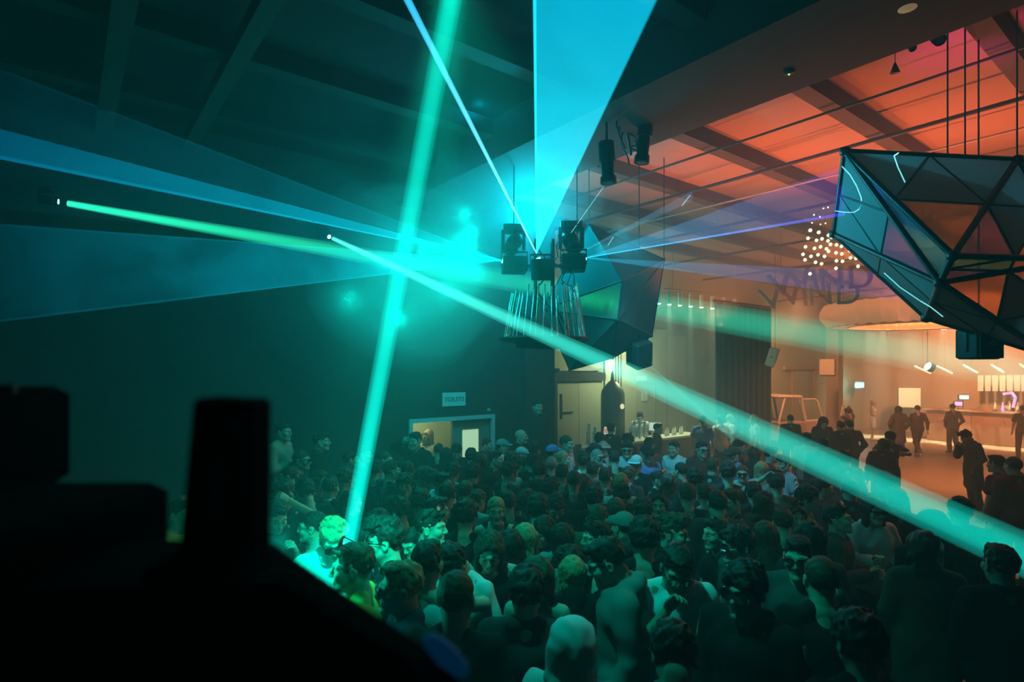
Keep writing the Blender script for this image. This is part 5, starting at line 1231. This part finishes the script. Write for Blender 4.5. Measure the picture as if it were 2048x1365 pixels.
C(1199, 869, 160, 'stand jacket charcoal mid dark s', 'dark-haired person at the bar queue left of the maroon top')
C(1222, 850, 150, 'stand jacket black curly dark s', 'customer with dark curls leaning at the left end of the bar')
C(1280, 826, 160, 'out tee white crop dark s', 'bartender in a loose white shirt behind the bar', d=16.3, h=1.78, skin=3)
C(1315, 849, 80, 'stand jacket brown fade dark s', 'customer in a brown jacket standing at the bar beside the bartender', h=1.66)
C(1298, 878, 140, 'stand tee red fade dark s', 'person in a dark red T-shirt with shaved sides by the bar')
C(1292, 893, 10, 'stand tee blue cap black s black wrap', 'person in a black cap and shades with a pale blue tee')
C(1255, 886, -15, 'stand jacket pale quiff dark s black shades', 'person with white collar and sunglasses below the maroon top')
C(1273, 914, 150, 'stand tee black cap pale s black capback', 'person with a backward pale cap and bare shoulders')
C(1242, 950, 175, 'stand tee white bun blond s black fem', 'person with pinned-up blond hair and white strappy top from behind')
C(1257, 938, 150, 'stand tee maroon mid auburn s', 'person with auburn hair behind the pinned-up blond')
C(1317, 945, 50, 'stand tank black bun dark s black fem round_up', 'person with dark updo facing right, glasses on the head')
C(1337, 952, 150, 'stand tee maroon wavy auburn s black fem', 'person with long auburn waves right of the dark updo')
C(1349, 885, -50, 'hold tee white fade brown s', 'person in a white T-shirt drinking in front of the bar')
C(1244, 971, 5, 'stand jacket black mid dark d black shades_up', 'person in black with pale goggles pushed up, facing forward')
C(1166, 954, 160, 'stand jacket charcoal wavy auburn s black fem', 'person with long wavy reddish hair seen from behind, centre')
C(1188, 978, 170, 'stand hoodie black mid dark s', 'person with smooth dark hair and black hoodie below the reddish waves')
C(1100, 961, 150, 'stand tee black mid dark s', 'dark-haired person from behind left of the reddish waves')
C(1114, 983, 5, 'stand jacket black fade dark D', 'person facing forward with head bowed, teal shirt in a black jacket')
C(1197, 1008, 160, 'stand jacket olive fade brown d', 'person with combed brown hair and olive jacket, crown showing')
C(1046, 975, -60, 'stand tee charcoal mid brown D', 'person with brown fringe bowed left in the centre left')
C(1015, 987, -160, 'stand tee black fade dark s', 'person with clipped dark hair, bare neck and earring from behind')
C(1017, 928, 130, 'stand tee charcoal mid dark s', 'person with dark hair and a white earring facing away right')
C(992, 999, 5, 'phone tank black bun blond s black fem', 'person with fair hair holding a cup with both hands, facing forward')
C(1286, 1001, 170, 'stand jacket black mid dark s', 'broad dark-haired person in black from behind, right of centre')
C(1375, 972, 175, 'stand tee black fade brown s', 'person with short brown hair and black tee from behind, mid right')
C(1411, 974, 178, 'stand tee white fade dark s', 'person with dark hair and white collar from behind beside the brown-haired one')
C(1315, 988, -10, 'stand tank black bob dark s black fem shades_up', 'person with a dark bob and shades on the hair facing forward')
C(1341, 1038, 60, 'stand hoodie black quiff auburn s', 'person with auburn hair top facing right')
C(1249, 1030, -150, 'stand jacket dgrey cap grey s', 'person in a grey cap turned away in the dark centre')
C(1288, 1045, 165, 'stand tee black mid dark s', 'person with large dark head of hair behind the white glasses tee')
C(1196, 1049, -75, 'stand tee black fade dark s black shades_up', 'person in left profile with glinting shades on dark hair')
C(1203, 1076, -95, 'stand hoodie grey fade dark d', 'person in a grey hoodie in left profile at the front centre')
C(1262, 1078, 170, 'stand tee black long dark s black fem', 'person with long dark hair from behind the grey hoodie')
C(1124, 1053, 150, 'stand tee teal long dark s black fem', 'person with long dark hair and a glimpse of teal shirt, centre front')
C(1126, 1082, -120, 'stand jacket black mid dark D', 'person with short dark hair bowed left in a black jacket, centre front')
C(1021, 1066, 175, 'phone crop black long dark s black fem', 'person with long dark hair in a backless top, bare back showing')
C(1050, 1054, 170, 'stand tank black long blond s black fem', 'person with lighter long hair behind the backless top')
C(979, 1066, 0, 'phone tank black long brown d black fem', 'person with centre-parted long hair looking down, facing forward')
C(1083, 1034, -50, 'phone tee black long dark d black fem', 'person with a face lit warm by a phone, centre')
C(1075, 1124, 170, 'stand tank black wavy auburn s black fem', 'person with reddish long hair from behind at the front')
C(1145, 1120, 178, 'stand tee black long blond s black fem', 'person with straight blond hair from behind at the front centre')
C(1052, 1147, 175, 'stand jacket charcoal mid dark s', 'person with a big dark head and ruffled jacket collar from behind, front')
C(1146, 1252, 160, 'stand hood_up white hood white s', 'person in a bright white hood seen from behind at the bottom', h=1.70)
C(1356, 1091, -5, 'face tee white fade dark d black round skin2', 'person in a white T-shirt and glinting glasses looking down at the front', skin=2)
C(1344, 1222, 170, 'hold tee grey mid dark D', 'person with bushy dark hair bending away at the bottom centre')
# -- right half
C(1405, 833, 150, 'stand tee blue fade dark s', 'customer in a blue lit shirt at the right end of the bar')
C(1440, 833, -160, 'stand jacket white curly brown s', 'customer in a white patterned top at the right end of the bar')
C(1460, 830, 100, 'hold tee white crop blond s', 'customer with fair hair under the broad teal beam at the bar')
C(1508, 831, -100, 'stand tee pale crop blond s', 'fair person in a pale top before the dark drape')
C(1403, 886, 10, 'hold hoodie maroon fade dark s black round', 'person with glasses and white hood lining drinking by the bar front')
C(1468, 897, -70, 'stand tee blue cap brown s', 'person in a brown cap and bright blue shirt facing left')
C(1477, 883, 80, 'stand tee maroon fade dark s', 'dark-haired person in maroon right behind the brown cap')
C(1508, 899, 95, 'stand tee charcoal long brown s black fem round_up', 'person with long brown hair and glasses on head facing right')
C(1541, 897, 75, 'stand tee maroon fade dark s', 'person in right profile with face lit cyan')
C(1570, 916, -80, 'stand tee stripe quiff brown s', 'person in a striped pale shirt in left profile, hair swept back')
C(1523, 927, 170, 'stand tank stripe long blond s black fem', 'person with platinum straight hair and striped top from behind')
C(1553, 951, 165, 'head tee brown mid dark s black shades_up', 'person with shades on dark hair and one bare arm raised, back turned')
C(1484, 933, -20, 'stand tee pale bun auburn s black fem shades', 'person with tied hair and glasses smiling toward the camera')
C(1456, 930, 165, 'stand tee maroon mid dark s', 'person with dark red-lit hair from behind the smiling glasses wearer')
C(1425, 920, 130, 'stand jacket charcoal fade brown s', 'person in charcoal looking away by the bar front')
C(1391, 942, 165, 'stand tee charcoal mid dark s', 'person with dark mop from behind under the drinker with glasses')
C(1362, 928, -150, 'stand tee charcoal crop dark s', 'dark cropped head right of the auburn waves')
C(1466, 983, -70, 'stand tee charcoal fade brown s', 'person in a charcoal polo in left profile, brown fringe')
C(1508, 970, 170, 'stand tee maroon mid dark s', 'dark-haired person from behind right of the polo wearer')
C(1527, 989, 160, 'stand jacket brown wavy dark s black fem', 'person with dark wavy hair and brown jacket from behind')
C(1437, 1041, -75, 'stand tee black fade brown s black shades_up', 'person in left profile with bright lenses pushed up on brown hair')
C(1479, 1060, -80, 'stand tee dgrey mid dark s black wrap', 'person in wraparound shades and a grey tee in left profile')
C(1566, 1023, 172, 'stand tee black fade dark s', 'person with thick dark neat hair and black tee from behind, right')
C(1531, 1049, 150, 'stand tee black long auburn s black fem', 'person with long auburn hair between two dark heads')
C(1494, 1134, -50, 'stand jacket black mid dark s black wrap stripes2', 'person in visor sunglasses and black jacket with two sleeve stripes')
C(1598, 1080, -35, 'stand long dgrey fade dark s black round', 'person in glinting glasses and a dark grey sweater, face half lit green')
C(1643, 1122, 165, 'stand tee black crop brown s', 'person with short back and sides, bare neck, black tee, front right')
C(1612, 976, 60, 'stand tee neon mid dark s black round', 'person in a neon green T-shirt facing right with round glasses')
C(1644, 960, 70, 'stand tee maroon bun dark s black fem shades_up mirror', 'person with white shades on tied dark hair facing right')
C(1590, 1013, -5, 'stand tee maroon bob dark s black fem shades_up', 'person with shades on a dark bob, mostly hidden, right of the thick dark hair')
C(1665, 1016, 55, 'phone jacket brown fade dark u black wrap_up mirror', 'person in a brown jacket looking up with blue lenses on the head')
C(1745, 998, 0, 'out jacket white long dark s black fem shades', 'person in a fluffy white jacket and sunglasses holding a dark drink', h=1.72)
C(1771, 949, 170, 'stand jacket black mid dark s', 'dark-haired person under the teal beam in front of the couple')
C(1795, 982, 165, 'stand coat black fade dark s', 'person in a black coat lit teal by the broad beam')
C(1866, 1030, 160, 'stand coat black hood black s', 'large person in a black hood and long coat, right')
C(1850, 1072, 150, 'stand coat brown wavy brown s black fem', 'person with long brown hair against the black hooded coat')
C(1614, 868, 165, 'stand tee pale fade dark s', 'person in a pale T-shirt from behind under the teal beam')
C(1646, 879, 150, 'stand jacket navy fade dark s black collar', 'person with a light collar over navy, back turned, under the teal beam')
C(1581, 831, 165, 'stand jacket black crop dark s', 'person in a black jacket from behind beside the van')
C(1648, 836, -10, 'stand hood_up charcoal hood charcoal d', 'person in a dark hood facing forward near the van door')
C(1681, 843, 170, 'stand jacket brown crop brown s', 'person in a brown jacket from behind right of the hooded one')
C(1700, 842, 160, 'pocket jacket maroon fade dark s', 'person in a dark red jacket with elbows out')
C(1697, 818, -150, 'up tee maroon mid dark s', 'person with both arms raised behind the dark red jacket', h=1.68)
C(1781, 865, -20, 'hug tee maroon curly dark d', 'person with curly hair embracing someone on the open floor')
C(1768, 880, 150, 'stand jacket maroon bob brown l black fem', 'smaller person held in the embrace on the open floor', h=1.62)
C(1746, 801, 60, 'phone crop white long blond s white fem shorts whiteshoes', 'person in a white cropped top and bare legs near the far bar', h=1.66, d=24.0)
C(1797, 814, 170, 'pocket coat brown long dark s brown fem', 'person with long hair and a brown coat walking to the far bar', h=1.70)
C(1835, 812, 170, 'walk long brown crop dark s brown whiteshoes', 'person striding away from the embracing couple toward the far bar')
C(1905, 809, 178, 'pocket long brown crop dark s brown', 'person in brown walking alone to the far bar')
C(2018, 800, -20, 'walk tee white bob brown s cream whiteshoes', 'person in white and cream with one leg bent by the far bar', h=1.70)
C(2046, 812, 150, 'stand tee brown crop dark s brown', 'dim person at the far right edge by the far bar')
C(1941, 861, -100, 'face coat brown quiff brown d brown', 'person in a brown coat with a hand at the face on the open floor', lean=4)
C(1995, 914, -160, 'stand tee maroon fade dark s', 'person with a pale jacket slung over the shoulder at the right')
C(2028, 917, 175, 'stand jacket maroon crop dark s', 'broad person with cropped dark hair at the right edge')
C(1921, 1004, 165, 'stand coat black curly dark s', 'tall person with wild dark curls and long black coat at the right')
C(2004, 1099, 170, 'out jacket black fade brown s', 'person in black from behind at the lower right with a hand out')
C(1722, 1240, 175, 'stand tee black mid dark s', 'dark round head at the bottom right of centre')
# fill-ins seen as dim heads between the others
C(700, 905, 110, 'stand tee charcoal crop dark s', 'dim cropped head left of the steep beam by the wall')
C(725, 880, 95, 'stand tee charcoal fade brown s', 'dim person facing right behind the steep beam by the wall', d=9.0, h=1.80)
C(752, 925, 160, 'stand tee black mid dark s', 'dim dark head between the steep beam and the strap wearer')
C(690, 940, 150, 'stand tee charcoal mid brown s', 'dim brown head right of the white collar')
C(1148, 945, 165, 'stand tee charcoal crop brown s', 'small brown head left of the dark grey hoodie')
C(1210, 940, 150, 'stand tee maroon fade dark s', 'dark head between the grey hoodie and the neat black haircut')
C(1075, 995, 170, 'stand tee charcoal mid dark s', 'dark head left of the bowed forward face')
C(1232, 1000, 165, 'stand jacket charcoal crop brown s', 'brown cropped head right of the olive jacket')
C(1435, 985, 170, 'stand jacket maroon crop dark s', 'dark head left of the polo wearer')
C(1620, 1050, 160, 'stand tee maroon long dark s black fem', 'long dark hair left of the brown jacket looker')
C(1700, 960, 160, 'stand jacket maroon crop dark s', 'dark figure left of the fluffy white jacket, under the beam')
C(1690, 905, 170, 'stand jacket maroon mid dark s', 'dark figure between the light collar and the embrace')
C(905, 930, 160, 'stand tee teal mid dark s', 'dark head with a teal shoulder below the doorway')
C(930, 965, 165, 'stand tee black crop brown s', 'dim cropped head above the big dark hair')
C(840, 985, 170, 'stand tee black mid dark s', 'dark head right of the zipped tracksuit')
C(870, 1000, 120, 'stand tee charcoal fade dark s', 'dim head under the white striped hoodie')
C(700, 985, 140, 'stand tee black crop dark s', 'dim head behind the steep beam under the white collar')
C(800, 1000, -120, 'stand tee black mid dark s', 'dim dark head left under the zipped tracksuit')

# keep people from standing inside each other: slide them along the line of sight (taller = farther)
def wall_d(px):
    r = (px - 1024) / F; s_ = (1.1 + 10.7 * r) / (.789 - .614 * r); return 10.7 + .614 * s_ if px < 1112 else 99.
rg = random.Random(3)
for c in CROWD:
    k = c['k']; c['fix'] = 'd' in k
    if 'h' not in k: k['h'] = 1.74 + rg.uniform(-.04, .05) - (.07 if ' fem' in c['spec'] else 0) + .10 * min(1, max(0, (c['py'] - 970) / 120))
    if not c['fix']:
        lim = (HC - 1.56) * F / (c['py'] - YH)
        while (HC - k['h']) * F / (c['py'] - YH) > wall_d(c['px']) - .38 and k['h'] < 1.95: k['h'] += .01
def dep(c): return c['k']['d'] if c['fix'] else (HC - c['k']['h']) * F / (c['py'] - YH)
for it in range(160):
    mv = 0
    for i, a in enumerate(CROWD):
        for b in CROWD[i + 1:]:
            da, db = dep(a), dep(b); xa, xb = (a['px'] - 1024) / F * da, (b['px'] - 1024) / F * db
            g_ = math.hypot(xa - xb, da - db)
            if g_ < .47:
                far, near = (a, b) if (da > db or (da == db and a['py'] < b['py'])) else (b, a)
                for c, sg_ in ((far, -1), (near, 1)):
                    if c['fix']: continue
                    nh = c['k']['h'] + sg_ * .012 * (c['py'] - YH) / 300
                    if 1.58 <= nh <= 1.95 and (HC - nh) * F / (c['py'] - YH) < wall_d(c['px']) - .36: c['k']['h'] = nh; mv += 1
    if not mv: break
for c in CROWD:
    k = dict(c['k']); h = k.pop('h'); d = dep(c); k.pop('d', None)
    z = HC - (c['py'] - YH) * d / F - h if c['fix'] else 0.
    c['obj'] = person(c['px'], c['py'], c['yaw'], c['spec'], c['label'], h=h, d=d, z=max(0, z) if z > .12 else 0., group=G, **k)
    c['z'] = max(0, z) if z > .12 else 0.; c['d'] = d
# whoever stands raised has a riser underfoot
for c in CROWD:
    if c['z'] > .1:
        b = c['obj'].location; rz = MB(); rm_ = Matrix.Translation((b.x, b.y, 0)) @ Matrix.Rotation(-.66, 4, 'Z')
        o = rz.bbox((-.45, -.38, 0), (.45, .38, c['z']), .01, rm_).build('riser', 'black'); tag(o, 'low black riser under the %s' % ('podium guard' if c['px'] > 1000 else 'folded-arms person' if c['px'] < 590 else 'dim person under the left wall' if c['px'] < 660 else 'dim person behind the steep beam'), 'riser')
# the blonde in the bright corridor
o = person(856, 862, -40, 'stand jacket cream wavy blond s cream fem', 'person with fair hair and cream jacket inside the bright corridor', h=1.78, d=11.35)

def by(txt): return next(c['obj'] for c in CROWD if txt in c['label'])
for txt, pose, side, lab in (('drinking in front of the bar', 'hold', 'r', 'plastic cup raised by the person drinking before the bar'), ('holding a cup with both hands', 'phone', 'r', 'plastic cup held in both hands by the fair-haired person'), ('fluffy white jacket', 'out', 'r', 'dark drink held out by the fluffy white jacket wearer'),
    ('glasses and white hood lining', 'hold', 'r', 'plastic cup of the glasses wearer in maroon'), ('bright white T-shirt at the back', 'hold', 'r', 'cup held by the tall person in bright white'), ('lower right with a hand out', 'out', 'r', 'cup held out at the lower right'), ('fair hair under the broad teal beam', 'hold', 'r', 'cup of the fair customer under the teal beam')):
    held_cup(by(txt), pose, side, lab)
held_cup(by('face lit warm by a phone'), 'phone', 'l', 'phone lighting the face of the dark-haired person in the centre', 'phone')
# pale jacket slung over a shoulder at the right
jr = by('pale jacket slung'); jm = jr.matrix_basis
s_ = SDF((-.50, -.30, .70), (.30, .42, 1.62), .016)
s_.cap((-.10, .02, 1.53), (-.20, .12, 1.40), .06, .075, k=.04, sy=.8); s_.cap((-.20, .14, 1.40), (-.28, .22, 1.05), .085, .12, sy=.45, k=.05); s_.cap((-.28, .22, 1.05), (-.33, .20, .86), .11, .09, sy=.4, k=.04); s_.cap((-.20, .02, 1.46), (-.26, -.10, 1.18), .05, .055, k=.04); s_.wrinkle(.014, 26, 5, .4)
V_, Q_ = s_.out(); o = bpy.data.objects.new('jacket', np_mesh('slung_jacket', V_, Q_, [M['cloth_pale']])); COL.objects.link(o); o.matrix_world = jm; tag(o, 'pale jacket slung over the shoulder of the person at the right', 'jacket')

# ------------------------------------------------------------------ dark gear close to the camera, lower left
mk('gear_black', (.0025, .002, .002), .9, bump=.2, bscale=60, spec=.02)
mk('blue_glow', (.01, .08, .2), .5, em=(.0, .07, .20), ems=.16)
def slab(pts, d, thick, bev=None):
    """outline given in picture points at distance d, real depth thick"""
    return MB().prism([P(x, y, d) for x, y in pts], (0, thick, 0))
# loudspeaker cabinet at the far left
t = thing('speaker_cabinet', 'black loudspeaker cabinet at the left edge close to the camera', 'loudspeaker', P(70, 960, .85))
a, b = P(-160, 960, .85), P(152, 772, .85)
MB().bbox((a.x, .62, a.z), (b.x, .85, b.z), .012).build('cabinet', 'gear_black', t)
MB().bbox((a.x + .02, .608, a.z + .01), (b.x - .02, .62, b.z - .012), .004).build('grille', 'gear_black', t)
for x in (-100, 130): MB().tube(P(x, 782, .85) + Vector((0, -.1, 0)), P(x, 782, .85) + Vector((0, -.1, .012)), .012, n=10).build('fly_point', 'black_metal', t)
# flight case it stands on
t = thing('flight_case', 'long black flight case below the speaker cabinet at the lower left', 'case', P(60, 1100, .8))
a, b = P(-200, 1420, .8), P(346, 962, .8)
a.z = P(0, 1420, .8).z; MB().bbox((a.x, .50, a.z), (b.x, .80, b.z), .012).build('body', 'gear_black', t)
MB().bbox((a.x, .492, b.z - .05), (b.x + .003, .502, b.z - .04), .002).build('edge_trim', 'black_metal', t)
for x in (60, 250): MB().bbox((P(x, 0, .775).x, .485, b.z - .10), (P(x, 0, .775).x + .03, .496, b.z - .03), .003).build('latch', 'black_metal', t)
# upright bracket with a slot: yoke of a stage light
t = thing('stage_light', 'blurred black yoke bracket with a slot standing close to the camera', 'stage light', P(470, 1090, .62))
y0 = .62
outer = [(398, 1110), (428, 800), (440, 792), (532, 796), (542, 806), (540, 1100)]
slot = [(462, 905), (482, 905), (486, 1015), (462, 1018)]
mb = MB(); po = [P(x, y, y0) for x, y in outer]; ps = [P(x, y, y0) for x, y in slot]
parts = [[(398, 1110), (428, 800), (440, 792), (462, 793), (462, 1110)], [(486, 1110), (482, 794), (532, 796), (542, 806), (540, 1100)], [(462, 793), (482, 794), (482, 905), (462, 905)], [(462, 1018), (486, 1015), (486, 1110), (462, 1110)]]
for q in parts: mb.prism([P(x, y, y0) for x, y in q], (0, -.04, 0))
mb.build('yoke_arm', 'gear_black', t)
MB().tube(P(500, 850, y0) + Vector((0, -.055, 0)), P(500, 850, y0) + Vector((0, -.04, 0)), .014, n=14).build('pivot_knob', 'black_metal', t)
MB().bbox((P(380, 0, .62).x, .53, P(0, 1150, .62).z), (P(545, 0, .62).x, .62, P(0, 1078, .62).z), .008).build('base', 'gear_black', t)
# wedge monitor whose sloped face runs down to the right
t = thing('wedge_monitor', 'big dark wedge stage monitor filling the lower left corner', 'loudspeaker', P(500, 1300, .62))
wp = [(-260, 1085), (350, 1080), (545, 1088), (600, 1126), (660, 1168), (735, 1220), (830, 1282), (905, 1336), (935, 1390), (940, 1480), (-260, 1480)]
MB().prism([P(x, y, .70) for x, y in wp], (0, -.30, 0)).build('cabinet', 'gear_black', t)
MB().prism([P(x, y, .40) for x, y in ((-240, 1180), (380, 1170), (560, 1150), (800, 1300), (880, 1400), (880, 1470), (-240, 1470))], (0, -.008, 0)).build('grille', 'gear_black', t)
c = P(893, 1312, .69); m_ = Matrix.Translation(c) @ Matrix.Rotation(.75, 4, 'Y') @ Matrix.Rotation(PI / 2, 4, 'Z')
MB().lathe([(.003, -.034), (.010, -.027), (.014, 0), (.010, .027), (.003, .034)], 14, m_ @ Matrix.Rotation(PI / 2, 4, 'X')).build('corner_cap', 'blue_glow', t)  # weak emission stands in for blue light falling on the cap
# slim lit pole and bright sliver at the far left wall
tag(MB().tube(R(-5.95, -.12, .4), R(-5.95, -.12, 2.05), .022, n=8).build('wall_pole', 'frame_blue'), 'slim blue-grey pole against the dark left wall', 'pole')
tag(rbox(MB(), -6.55, -6.25, -.06, -.01, 1.30, 1.42).build('wall_lamp', 'yellow_glow'), 'small yellowish wall light low on the dark left wall', 'lamp')
